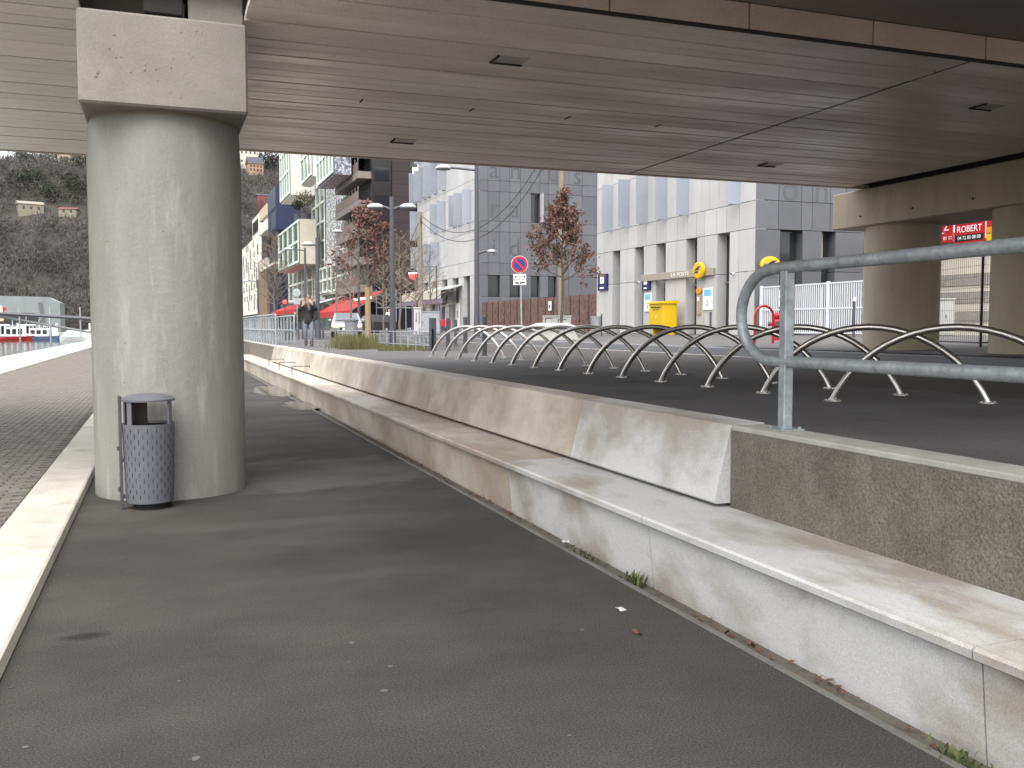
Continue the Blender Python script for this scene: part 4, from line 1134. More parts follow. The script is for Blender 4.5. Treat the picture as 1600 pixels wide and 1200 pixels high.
# ---- brown perforated fence between the two office blocks
rf = thing('panel_fence', 'rust-brown perforated panel fence between the post office and the office block', 'fence', (XF + .2, 46, 1.2))
FP0, FP1 = Vector((21.9, 45.7, 0)), Vector((22.1, 66.0, 0))
n = 16
for k in range(n):
    a = FP0.lerp(FP1, k / n); c_ = FP0.lerp(FP1, (k + 1) / n)
    bx(rf, 'panel', 'rust_panel', (XF + .2, 46, 1.2), a.x, a.x + .05, a.y + .05, c_.y - .05, 1.2, 3.35)
    bx(rf, 'post', 'rust_dark', (XF + .2, 46, 1.2), a.x - .03, a.x + .06, a.y - .05, a.y + .05, 1.2, 3.36)
    rr = random.Random(k)
    b = MB()
    for q in range(26):
        y = rr.choice((a.y + .12 + rr.random() * .1, (a.y + c_.y) / 2 + rr.uniform(-.25, .25), a.y + rr.random() * 1.2)); z = rr.uniform(1.4, 3.2); s = rr.uniform(.03, .09)
        b.box(a.x - .004, a.x + .001, y - s * .5, y + s * .5, z - s, z + s)
    b.v = [(v[0] - XF - .2, v[1] - 46, v[2] - 1.2) for v in b.v]
    b.build('perforation', 'rust_dark', rf)
t = thing('fence_plate', 'small white plate fixed on the rust-brown fence', 'sign', (21.85, 52.4, 2.75)); of = (21.85, 52.4, 2.75)
bx(t, 'plate', 'white_paint', of, 21.84, 21.88, 52.2, 52.6, 2.55, 3.1); bx(t, 'mark', 'sign_blue', of, 21.835, 21.839, 52.3, 52.5, 2.7, 2.9)

# ---- white bar fence in front of the gable
wf = thing('bar_fence', 'white metal bar fence beside the grey post office gable', 'fence', (21.9, 31.2, 1.25))
b0 = MB(); b0.box(-.015, .015, -.015, .015, .12, 1.85); bar0 = None
for k in range(72):
    y = -.15 - k * .115
    if bar0 is None: bar0 = b0.build('bar', 'fence_white', wf); bar0.location = (0, y, 0)
    else: part_copy(bar0, wf, (0, y, 0))
for z in (.12, .98, 1.86):
    b = MB(); b.box(-.02, .02, -8.5, -.05, z - .025, z + .025); b.build('rail', 'fence_white', wf)
for y in (-.08, -1.4, -4.0, -6.6, -8.5):
    b = MB(); b.cbox(-.05, .05, y - .05, y + .05, 0, 1.92, .008); b.build('post', 'fence_white', wf)
bx(wf, 'notice', 'white_paint', (0, 0, 0), -.06, -.051, -1.5, -1.28, 1.1, 1.7)
bx(wf, 'red_mark', 'sign_red', (0, 0, 0), -.064, -.0605, -1.46, -1.32, 1.32, 1.42)

# ---- hydrant and hoop guard
hp = onZ(1213, 534, 1.15)
hy = thing('fire_hydrant', 'red fire hydrant beside the red hoop guard', 'hydrant', (hp.x, hp.y, 1.15))
b = MB(); b.lathe([(.15, 0), (.15, .03), (.08, .05), (.075, .42), (.13, .46), (.14, .6), (.09, .66)], 18); b.build('barrel', 'red_paint', hy, smooth=True)
b = MB(); b.lathe([(.09, .66), (.12, .7), (.12, .78), (.06, .84), (.01, .86)], 18); b.build('bonnet', 'red_paint', hy, smooth=True)
for an in (0, 120, 240):
    b = MB(); c_, s_ = math.cos(R(an)), math.sin(R(an)); b.tube([(c_ * .1, s_ * .1, .52), (c_ * .22, s_ * .22, .52)], .055, 12); o = b.build('outlet', 'red_paint', hy, smooth=True)
    b = MB(); b.tube([(c_ * .2, s_ * .2, .52), (c_ * .25, s_ * .25, .52)], .068, 8); b.build('cap', 'dark_paint', o)
b = MB(); b.cbox(-.3, .3, -.3, .3, -.02, .01, .01); b.build('pad', 'kerb_stone', hy)
hh = onZ(1179, 538, 1.14)
gp = thing('hoop_guard', 'red tubular hoop guard next to the fire hydrant', 'guard', (hh.x, hh.y, 1.13))
b = MB(); b.tube([(0, 0, 0), (0, 0, .72)] + [(.28 - .28 * math.cos(math.pi * k / 12), 0, .72 + .28 * math.sin(math.pi * k / 12)) for k in range(1, 12)] + [(.56, 0, .72), (.56, 0, 0)], .032, 10); b.build('hoop', 'red_paint', gp, smooth=True)
b = MB(); b.lathe([(.07, 0), (.07, .01)], 12); b.lathe([(.07, 0), (.07, .01)], 12, .56); b.build('base_plate', 'red_paint', gp)

def slim_post(px, d, h, label, z, white=False):
    p = at(px, d); t = thing('bollard', label, 'bollard', (p.x, p.y, z), group='slim street posts')
    b = MB(); b.lathe([(.045, 0), (.045, h - .12)], 12); b.build('shaft', 'dark_paint', t, smooth=True)
    b = MB(); b.lathe([(.05, h - .12), (.05, h - .03), (.02, h)], 12); b.build('cap', 'white_paint' if white else 'dark_paint', t)
slim_post(1334, 31, 1.35, 'black post with a white top in front of the white bar fence', 1.2, True)
slim_post(1110, 38, 1.0, 'slim black post in front of the poster under the yellow oval', 1.2)
bollards = [(757, 20.8), (727, 22.8), (700, 25.0), (676, 25.6), (713, 33), (688, 36), (722, 36), (737, 34), (771, 31)]
bp = None
for k in range(5):
    px, d = ((757, 20.8), (727, 22.9), (700, 25.2), (676, 25.0), (712, 31))[k]
    p = at(px, d)
    lab = ('dark steel bollard behind the bike hoops, third from the low planter fence', 'dark steel bollard behind the bike hoops, second from the low planter fence', 'dark steel bollard behind the bike hoops, first past the low planter fence', 'square dark bollard at the corner of the low planter fence', 'dark steel bollard across the road from the bike hoops')[k]
    if k < 3 and bp is not None: dup(bp, (p.x, p.y, TZ), None, lab); continue
    t = thing('bollard', lab, 'bollard', (p.x, p.y, TZ if k != 4 else TZ), 0, 'dark steel bollards')
    w_ = .045 if k != 3 else .08
    b = MB(); b.cbox(-w_, w_, -w_, w_, 0, .88, .012); b.build('shaft', 'dark_paint', t)
    b = MB(); b.cbox(-w_ - .02, w_ + .02, -w_ - .02, w_ + .02, -.005, .015, .004); b.build('base_plate', 'dark_paint', t)
    if k == 0: bp = t
for k, px in enumerate((446, 452, 458, 466, 473, 493, 500, 505)):
    d = 44 + k * 1.0
    p = at(px, d); p.z = TZ
    dup(bp, p, None, 'dark steel bollard, %s of the far row counting from the galvanised railing' % ORD[k], 'far row of dark steel bollards')

# ---- low planter fence with reeds
pf = thing('planter_fence', 'low grey metal fence around the reed planting', 'fence', (6.5, 27, TZ))
A0, A1 = onZ(575, 541.5, TZ), onZ(676, 548.5, TZ)
A2, A3 = at(641, 33.5), at(566, 38.0)
def pf_run(a, c_, n):
    a = Vector((a.x - 6.5, a.y - 27, 0)); c_ = Vector((c_.x - 6.5, c_.y - 27, 0))
    for z in (.14, .50):
        b = MB(); b.tube([a + Vector((0, 0, z)), c_ + Vector((0, 0, z))], .014, 6); b.build('rail', 'galvanised', pf)
    for k in range(n + 1):
        q = a.lerp(c_, k / n)
        b = MB(); wv = .03 if k % 3 else .05; b.cbox(q.x - wv / 2, q.x + wv / 2, q.y - .02, q.y + .02, 0, .52 if k % 3 else .60, .004); b.build('upright', 'galvanised', pf)
pf_run(A0, A1, 9); pf_run(A1, A2, 6); pf_run(at(528, 34), A0, 6)
pl = MB(); pl.keep = True
rr = random.Random(11)
for q in range(5200):
    px = rr.choice((rr.gauss(545, 13), rr.gauss(568, 16), rr.uniform(585, 672)))
    d = min(33, max(26.5, rr.gauss(29.5, 1.6))) if px < 590 else rr.uniform(24.5, 30)
    p = at(px, d); p.z = TZ
    cl = .5 + .5 * noise.noise(Vector((p.x * 1.6, p.y * 1.6, 0)))
    if rr.random() > .25 + cl: continue
    h = rr.uniform(.12, .5) * (.45 + cl) if px < 590 else rr.uniform(.04, .2) * (.4 + cl)
    a = rr.uniform(0, 6.28); lean = rr.uniform(.0, .25)
    t_ = p + Vector((math.cos(a) * lean * h, math.sin(a) * lean * h, h))
    s = Vector((math.cos(a + 1.57), math.sin(a + 1.57), 0)) * .012
    pl.add([p - s, p + s, t_], [(0, 1, 2)])
o = pl.build('reeds', 'reed'); o['kind'] = 'stuff'; tag(o, 'dry yellow-green reeds growing inside the low planter fence', 'reeds')

# ================================================================ LAMP POSTS
def lamp(px, d, z, htop, heads, label, r=.075, base=None):
    p = base or at(px, d); p = Vector((p.x, p.y, z))
    t = thing('street_lamp', label, 'street lamp', p, -YAW, 'grey domed street lamps')
    b = MB(); b.tube([(0, 0, 0), (0, 0, 1.2), (0, 0, htop)], [r * 1.25, r, r * .75], 12); b.build('mast', 'dark_paint', t, smooth=True)
    b = MB(); b.lathe([(r * 2.2, 0), (r * 2.2, .02), (r * 1.5, .06)], 14); b.build('base', 'dark_paint', t)
    for (dx, zz, hr_, kind) in heads:
        b = MB(); b.tube([(0, 0, zz - .12), (dx * .5, 0, zz - .05), (dx, 0, zz)], r * .45, 8); b.build('arm', 'dark_paint', t, smooth=True)
        sg_ = 1 if dx > 0 else -1
        cx = dx + sg_ * hr_ * .6
        b = MB(); b.lathe([(hr_, 0), (hr_ * 1.0, .05), (hr_ * .85, hr_ * .28), (hr_ * .5, hr_ * .45), (.01, hr_ * .5)], 20, cx); b.v = [(v[0], v[1], v[2] + zz - .05) for v in b.v]
        o = b.build('head', 'lamp_shell', t, smooth=True)
        b = MB(); b.lathe([(hr_ * .9, -.03), (hr_ * .9, .0)], 20, cx); b.v = [(v[0], v[1], v[2] + zz - .055) for v in b.v]; b.build('diffuser', 'reveal', o)
    return t
lamp(613.5, 28.6, TZ, 4.55, ((-.34, 4.28, .25, 0), (.34, 4.28, .25, 0)), 'double headed grey street lamp standing in the reed planting', .085)
lamp(745, 38.5, 1.13, 7.0, ((-1.15, 6.9, .32, 0), (.5, 3.55, .2, 0)), 'tall street lamp at the far kerb in front of the white office block', .105)
lamp(497, 46.4, TZ, 5.0, ((-.28, 4.7, .3, 0),), 'single headed grey street lamp behind the walking woman', .11)
lamp(561, 60, 1.13, 6.6, ((-1.1, 6.5, .32, 0),), 'tall street lamp behind the tree with the wrapped trunk', .1)
lamp(478, 75, 1.13, 6.7, ((-1.1, 6.6, .35, 0),), 'tall street lamp in front of the lower white box of the glass building', .11)
lamp(404, 112, 1.13, 6.0, ((-1.2, 5.9, .4, 0),), 'distant street lamp against the white apartment block', .12)

# ================================================================ WOODEN POLES AND CABLES
p1 = at(877, 43); p1.z = 1.15
t = thing('utility_pole', 'tall wooden utility pole behind the red-leaved tree by the brown fence', 'pole', p1)
b = MB(); b.tube([(0, 0, 0), (0, 0, 11)], [.16, .11], 12); b.build('pole', 'wood_pole', t, smooth=True)
b = MB(); b.cbox(-.05, .05, -.17, -.11, 9.6, 9.9, .01); b.build('insulator', 'dark_paint', t)
p2 = at(657.5, 50); p2.z = 1.13
t = thing('utility_pole', 'wooden utility pole beside the grey street cabinet', 'pole', p2)
b = MB(); b.tube([(0, 0, 0), (0, 0, onY(657.5, 331, p2.y).z - 1.13)], [.15, .11], 12); b.build('pole', 'wood_pole', t, smooth=True)
b = MB(); b.cbox(-.04, .04, -.17, -.11, 5.9, 6.2, .01); b.build('insulator', 'dark_paint', t)
zt2 = onY(657.5, 335, p2.y).z
def cable(label, A, Bq, sag, r=.018):
    pts = []
    for k in range(25):
        f = k / 24; q = A.lerp(Bq, f); q.z -= sag * 4 * f * (1 - f); pts.append(q - A)
    b = MB(); b.tube(pts, r, 5); o = b.build('overhead_cable', 'cable', loc=A, smooth=True); tag(o, label, 'cable', 'overhead cables')
cable('upper overhead cable running between the two wooden poles', Vector((p2.x, p2.y, zt2)), Vector((p1.x, p1.y, 10.9)), 2.6)
cable('lower overhead cable sagging between the two wooden poles', Vector((p2.x, p2.y, zt2 - .3)), Vector((p1.x, p1.y, 10.4)), 2.7)
cable('short overhead cable from the wooden pole to the brown tower', Vector((p2.x, p2.y, zt2 - .2)), Vector((22.5, 102.2, 4.8)), .6)

# ================================================================ NO PARKING SIGN
sp = at(813, 33); SPz = 1.13
ns_ = thing('no_parking_sign', 'round blue and red no-parking sign on a grey post', 'sign', (sp.x, sp.y, SPz), -YAW)
zc = onY(809, 413, sp.y).z - SPz
b = MB(); b.tube([(.05, 0, 0), (0, 0, zc + .2)], .03, 10); b.build('post', 'galvanised', ns_, smooth=True)
def disc(parent, nm, m, r, y, zc_, x=0, n=32, th=.006):
    b = MB(); b.lathe([(r, 0), (r, th)], n); b.v = [(x + v[0], y - v[2], zc_ + v[1]) for v in b.v]; return b.build(nm, m, parent)
dd = disc(ns_, 'disc', 'sign_red', .285, -.04, zc, -.03)
disc(dd, 'white_rim', 'white_paint', .295, -.035, zc, -.03)
disc(dd, 'blue_field', 'sign_blue', .20, -.047, zc, -.03)
b = MB(); b.add([(-.03 + u * .7071 - v * .7071, -.0555, zc - u * .7071 - v * .7071) for u, v in ((-.2, -.032), (.2, -.032), (.2, .032), (-.2, .032))] +
                [(-.03 + u * .7071 - v * .7071, -.053, zc - u * .7071 - v * .7071) for u, v in ((-.2, -.032), (.2, -.032), (.2, .032), (-.2, .032))],
                [(0, 1, 2, 3), (4, 7, 6, 5), (0, 4, 5, 1), (1, 5, 6, 2), (2, 6, 7, 3), (3, 7, 4, 0)]); b.build('slash', 'sign_red', dd)
b = MB(); b.cbox(-.245, .20, -.045, -.035, zc - .53, zc - .34, .004); pp_ = b.build('plate', 'white_paint', ns_)
b = MB(); zz = zc - .435
b.prism([(-.16, zz - .012), (.12, zz - .012), (.12, zz - .05), (.19, zz), (.12, zz + .05), (.12, zz + .012), (-.16, zz + .012), (-.16, zz + .05), (-.23, zz), (-.16, zz - .05)], 'y', -.049, -.0455); b.build('arrow', 'black', pp_)
b = MB(); b.cbox(-.245, .20, -.045, -.035, zc - .72, zc - .56, .004); pq = b.build('plate', 'white_paint', ns_)
b = MB(); zz = zc - .64
b.box(-.20, -.05, -.049, -.0455, zz - .03, zz + .02); b.box(-.02, .16, -.049, -.0455, zz - .02, zz + .03); b.box(-.1, .06, -.049, -.0455, zz - .05, zz - .035); b.build('pictogram', 'black', pq)

# ================================================================ CABINETS, BLOCK, MESH FENCE
def cabinet(label, px, d, w_, dp, h, z, m='cabinet', tagm=False, rz=-YAW):
    p = at(px, d); t = thing('street_cabinet', label, 'cabinet', (p.x, p.y, z), rz)
    b = MB(); b.cbox(-w_ / 2, w_ / 2, -dp / 2, dp / 2, .08, h - .05, .012); b.build('body', m, t)
    b = MB(); b.cbox(-w_ / 2 - .03, w_ / 2 + .03, -dp / 2 - .03, dp / 2 + .03, h - .05, h, .01); b.build('roof', m, t)
    b = MB(); b.cbox(-w_ / 2 + .02, w_ / 2 - .02, -dp / 2 + .02, dp / 2 - .02, 0, .08, .005); b.build('plinth', 'reveal', t)
    for k in (0, 1):
        b = MB(); x0 = -w_ / 2 + .04 + k * (w_ / 2 - .03); b.cbox(x0, x0 + w_ / 2 - .05, -dp / 2 - .008, -dp / 2 - .001, .14, h - .1, .004); o = b.build('door', m, t)
        b = MB(); b.box(x0 + .05, x0 + .08, -dp / 2 - .025, -dp / 2 - .008, h * .5, h * .5 + .12); b.build('handle', 'dark_paint', o)
    if tagm:
        b = MB(); y = -dp / 2 - .012
        for (x0, z0, x1, z1) in tagm: b.box(min(x0, x1) - .015, max(x0, x1) + .015, y - .002, y, min(z0, z1) - .015, max(z0, z1) + .015)
        b.build('graffiti', 'graffiti', t)
cabinet('pale street cabinet with black graffiti under the red-leaved tree', 870, 40.5, 1.2, .5, .92, 1.14, 'cabinet', ((-.5, .8, -.2, .8), (-.5, .55, -.5, .8), (-.5, .55, -.3, .55), (-.35, .3, -.35, .55), (.05, .75, .4, .75), (.05, .4, .05, .75), (.2, .55, .4, .55)))
cabinet('grey street cabinet beside the wooden pole', 673, 50, 1.0, .5, 1.25, 1.13, 'galvanised')
cabinet('slim white street cabinet between the lamp and the wooden pole', 653, 44, .35, .35, 1.35, 1.13, 'panel_light', ((-.05, .7, -.05, 1.1), (.08, .6, .08, 1.15)))
p = at(862, 33.5)
t = thing('concrete_block', 'low concrete block with a pale sloping cap by the far kerb', 'block', (p.x, p.y, 1.12), -YAW)
b = MB(); b.prism([(-.95, 0), (.95, 0), (.72, .42), (-.55, .42)], 'y', -.6, .6); b.build('base', 'cabinet', t)
b = MB(); b.add([(-1.05, -.7, .42), (1.05, -.7, .42), (1.05, .7, .42), (-1.05, .7, .42), (-.5, -.3, .60), (.5, -.3, .60), (.5, .3, .60), (-.5, .3, .60)], [(0, 3, 2, 1), (4, 5, 6, 7), (0, 1, 5, 4), (1, 2, 6, 5), (2, 3, 7, 6), (3, 0, 4, 7)]); b.build('cap', 'panel_light', t)
p = at(931, 41)
t = thing('litter_bin', 'small grey litter bin at the corner of the post office', 'litter bin', (p.x, p.y, 1.2))
b = MB(); b.lathe([(.2, .1), (.24, .85), (.22, .85)], 16, cap=False); b.lathe([(.2, .1), (.2, .12)], 16); b.build('body', 'galvanised', t, smooth=True)
b = MB(); b.tube([(.28, 0, 0), (.28, 0, .95)], .03, 8); b.build('post', 'dark_paint', t)
p = at(549, 43)
t = thing('litter_bin', 'pale grey round litter bin on the kerb beside the parked car', 'litter bin', (p.x, p.y, TZ))
b = MB(); b.lathe([(.29, 0), (.30, .75), (.30, .9)], 24); b.build('body', 'bin_far', t, smooth=True)
b = MB(); b.lathe([(.34, .9), (.34, .96), (.25, 1.0), (.02, 1.02)], 24); b.build('lid', 'bin_paint', t, smooth=True)
# mesh fence behind the street side pier
mf = thing('mesh_fence', 'dark wire mesh fence panel standing between the pier columns', 'fence', (16.0, 15.0, 1.16))
q0, q1 = at(1440, 22.5), at(1533, 19.6)
q2 = at(1600, 20.5)
def mesh_run(a, c_):
    a = Vector((a.x - 16, a.y - 15, 0)); c_ = Vector((c_.x - 16, c_.y - 15, 0))
    L = (c_ - a).length
    for z in (.1, 1.95):
        b = MB(); b.tube([a + Vector((0, 0, z)), c_ + Vector((0, 0, z))], .018, 6); b.build('rail', 'black', mf)
    b = MB(); nv = int(L / .09)
    for k in range(nv + 1):
        q = a.lerp(c_, k / nv); b.tube([q + Vector((0, 0, .1)), q + Vector((0, 0, 1.95))], .0035, 3, False)
    for k in range(9):
        z = .1 + 1.85 * k / 8; b.tube([a + Vector((0, 0, z)), c_ + Vector((0, 0, z))], .0035, 3, False)
    b.build('wire_mesh', 'black', mf)
mesh_run(q0, q1); mesh_run(q1, q2)
for q in (q0, q1):
    b = MB(); b.tube([(q.x - 16, q.y - 15, 0), (q.x - 16, q.y - 15, 2.0)], .028, 8); b.build('post', 'black', mf)
# striped wall with the agents' boards
sw = thing('yard_wall', 'cream precast wall with grey roughcast bands behind the street side pier', 'wall', (30, 26, 1.2)); of = (30, 26, 1.2)
def zof(py): return onX(1500, py, 30).z
levels = [(1.2, zof(503), 'cream_wall'), (zof(503), zof(487), 'grey_wash'), (zof(487), zof(474), 'cream_wall'), (zof(474), zof(457), 'grey_wash'), (zof(457), zof(447), 'cream_wall'), (zof(447), zof(429), 'grey_wash'), (zof(429), zof(385), 'cream_wall'), (zof(385), zof(376), 'grey_wash')]
for z0, z1, mm in levels:
    for y0 in (16, 20, 24, 28, 32):
        bx(sw, 'precast_panel', mm, of, 30 if mm == 'cream_wall' else 29.97, 30.3, y0 + .01, y0 + 3.99, z0 + .006, z1 - .006)
def board(label, px0, px1, py0, py1, m, texts):
    a = onX(px0, 362, 29.8); c_ = onX(px1, 362, 29.8)
    z1, z0 = onX((px0 + px1) / 2, py0, 29.8).z, onX((px0 + px1) / 2, py1, 29.8).z
    t = thing('agency_board', label, 'sign', (29.8, (a.y + c_.y) / 2, z0)); of = (29.8, (a.y + c_.y) / 2, z0)
    bx(t, 'panel', m, of, 29.78, 29.83, c_.y, a.y, z0, z1, c=.006)
    for (s, sz, f, mm, bandm) in texts:
        zz = (z1 - z0) * f
        if bandm: bx(t, 'band', bandm, (0, 0, 0), -.026, -.021, -(a.y - c_.y) / 2 + .04, (a.y - c_.y) / 2 - .04, zz - sz * .62, zz + sz * .62)
        text('lettering', s, sz, mm, t, (-.029, 0, zz), (0, -1, 0), (0, 0, 1), .002, sx=.92)
board('red agency board lettered OTZ above the striped wall', 1452, 1489, 335, 380, 'sign_red', (('OTZ', .46, .53, 'white_paint', None), ('immobilier', .11, .33, 'white_paint', None), ('04 78 24 01 11', .22, .14, 'white_paint', None)))
board('red and black agency board lettered BRICE ROBERT above the striped wall', 1492, 1539, 335, 380, 'sign_red', (('BRICE', .34, .80, 'white_paint', None), ('ROBERT', .36, .50, 'white_paint', None), ('04 72 83 08 08', .20, .20, 'white_paint', 'black')))
board('red and yellow agency board cut off by the pier column', 1541, 1575, 335, 380, 'sign_red', (('KI', .40, .78, 'white_paint', None), ('', .2, .48, 'white_paint', 'orange_yellow'), ('04', .34, .2, 'black', 'post_yellow')))
cabinet('dark grey cabinet in the yard behind the street side pier', 1468, 33, .75, .6, 1.35, 1.22, 'cabinet')

# ================================================================ TREES
def grow(b, leaves, p, d, L, r, depth, rr, leafy, spread=.6, up=.25):
    n = 3
    pts = [p]; rs = [r]
    q = p.copy(); dd = d.copy()
    for k in range(n):
        dd = (dd + Vector((rr.gauss(0, .12), rr.gauss(0, .12), rr.gauss(0, .10) + up * .12))).normalized()
        q = q + dd * (L / n); pts.append(q.copy()); rs.append(max(.004, r * (1 - .45 * (k + 1) / n)))
    b.tube(pts, rs, 5 if r > .02 else 3, False)
    if leaves is not None and (depth <= 1):
        for k in range(leafy):
            c = pts[rr.randint(1, n)] + Vector((rr.gauss(0, .09), rr.gauss(0, .09), rr.gauss(0, .09)))
            a = Vector((rr.gauss(0, 1), rr.gauss(0, 1), rr.gauss(0, 1))).normalized() * rr.uniform(.05, .095)
            s = a.cross(Vector((rr.gauss(0, 1), rr.gauss(0, 1), rr.gauss(0, 1)))).normalized() * rr.uniform(.022, .045)
            leaves.add([c - a, c + s, c + a, c - s], [(0, 1, 2), (0, 2, 3)])
    if depth == 0: return
    for k in range(rr.choice((2, 3, 3)) + (1 if depth > 2 else 0)):
        f = rr.uniform(.35, 1.0)
        i = min(n - 1, int(f * n)); o = pts[i].lerp(pts[i + 1], f * n - i)
        ax = Vector((rr.gauss(0, 1), rr.gauss(0, 1), rr.gauss(0, .6))).normalized()
        nd = (dd + ax * spread * 1.5).normalized(); nd.z += up * .4; nd.normalize()
        grow(b, leaves, o, nd, L * rr.uniform(.55, .8), rs[i] * .62, depth - 1, rr, leafy, spread, up)
def tree(label, p, h, seed, leafy=0, trunk=.07, clear=1.4, wrap=False, bark='bark', spread=.6, width=1.0, depth=3, group=None):
    t = thing('tree', label, 'tree', p, 0, group)
    rr = random.Random(seed)
    tb = MB(); cb = MB(); lv = MB(); lv.keep = True; cb.keep = True
    pts = [Vector((0, 0, -.1))]; N_ = 8
    for k in range(1, N_ + 1): pts.append(Vector((rr.gauss(0, .02) * h * .25, rr.gauss(0, .02) * h * .25, h * .93 * k / N_)))
    tb.tube(pts, [trunk * (1 - .85 * k / N_) + .008 for k in range(N_ + 1)], 8); tb.build('trunk', bark, t, smooth=True)
    n = int(13 * (h - clear) / 2.2) + 5
    for k in range(n):
        f = k / n; z = clear + (h * .95 - clear) * f
        i = min(N_ - 1, int(max(0, z) / (h * .93) * N_)); ff = min(1, z / (h * .93) * N_ - i); o = pts[i].lerp(pts[i + 1], ff)
        an = k * 2.4 + rr.uniform(-.4, .4)
        L = (h * .30) * width * (1 - .72 * f) * rr.uniform(.75, 1.15)
        grow(cb, lv if leafy else None, o, Vector((math.cos(an), math.sin(an), .45 + .5 * f)).normalized(), L, trunk * .38 * (1 - .6 * f) + .006, depth - 1, rr, leafy, spread)
    cr = cb.build('crown', bark, t)
    if leafy: lv.build('leaves', 'dead_leaf', cr)
    if wrap:
        b = MB(); b.tube([(0, 0, 0), (0, 0, wrap * .5), (0, 0, wrap)], [.095, .092, .088], 14); b.build('trunk_wrap', 'trunk_wrap', t, smooth=True)
    return t
p = at(575, 30.2); p.z = TZ
tree('young tree with rust-red leaves and a tan wrapped trunk in the reed planting', p, 4.6, 4, 7, .06, 1.95, 1.9, spread=.5, width=.62)
p = at(878, 38.0); p.z = 1.14
tree('young red-leaved tree beside the wooden pole and pale cabinet', p, 5.7, 9, 17, .07, 2.3, False, spread=.55, width=.72)
for k, (px, d, h, lab) in enumerate(((548, 50, 5.6, 'slender bare tree in front of the red awning beside the round bin'), (526, 58, 6.2, 'slender bare tree in front of the long red awning by the lamp'),
                                   (430, 125, 13, 'bare tree in front of the blue building'), (650, 46, 5.2, 'small bare tree beside the wooden pole'), (625, 54, 6.0, 'bare twiggy tree in front of the brown tower cafe'), (600, 62, 6.4, 'bare twiggy tree between the red awning and the brown tower'), (672, 60, 5.6, 'bare twiggy tree in front of the shop awning'))):
    p = at(px, d); p.z = 1.1
    tree(lab, p, h, 30 + k, 0, .055 if d < 100 else .14, h * .25, False, 'pale_bark', .6, .95, 3 if d < 100 else 3, 'bare street trees')

# ================================================================ PEOPLE
def skin_obj(name, m, parent, verts, edges, radii, root=0, sub=1):
    me = bpy.data.meshes.new(name)
    me.from_pydata(verts, edges, [])
    me.materials.append(MATS[m])
    o = bpy.data.objects.new(name, me); col.objects.link(o); o.parent = parent
    md = o.modifiers.new('skin', 'SKIN')
    sl = me.skin_vertices[0] if me.skin_vertices else None
    if sl is None:
        bm = bmesh.new(); bm.from_mesh(me); bm.verts.layers.skin.verify(); bm.to_mesh(me); bm.free(); sl = me.skin_vertices[0]
    for i, r in enumerate(radii):
        sl.data[i].radius = r if isinstance(r, tuple) else (r, r)
        sl.data[i].use_root = (i == root)
    md.use_smooth_shade = True
    s = o.modifiers.new('sub', 'SUBSURF'); s.levels = sub; s.render_levels = sub
    return o
def chain(nodes):       # {name:(pos,r)}, edges by name
    names = list(nodes); idx = {n_: i for i, n_ in enumerate(names)}
    return [nodes[n_][0] for n_ in names], [nodes[n_][1] for n_ in names], idx
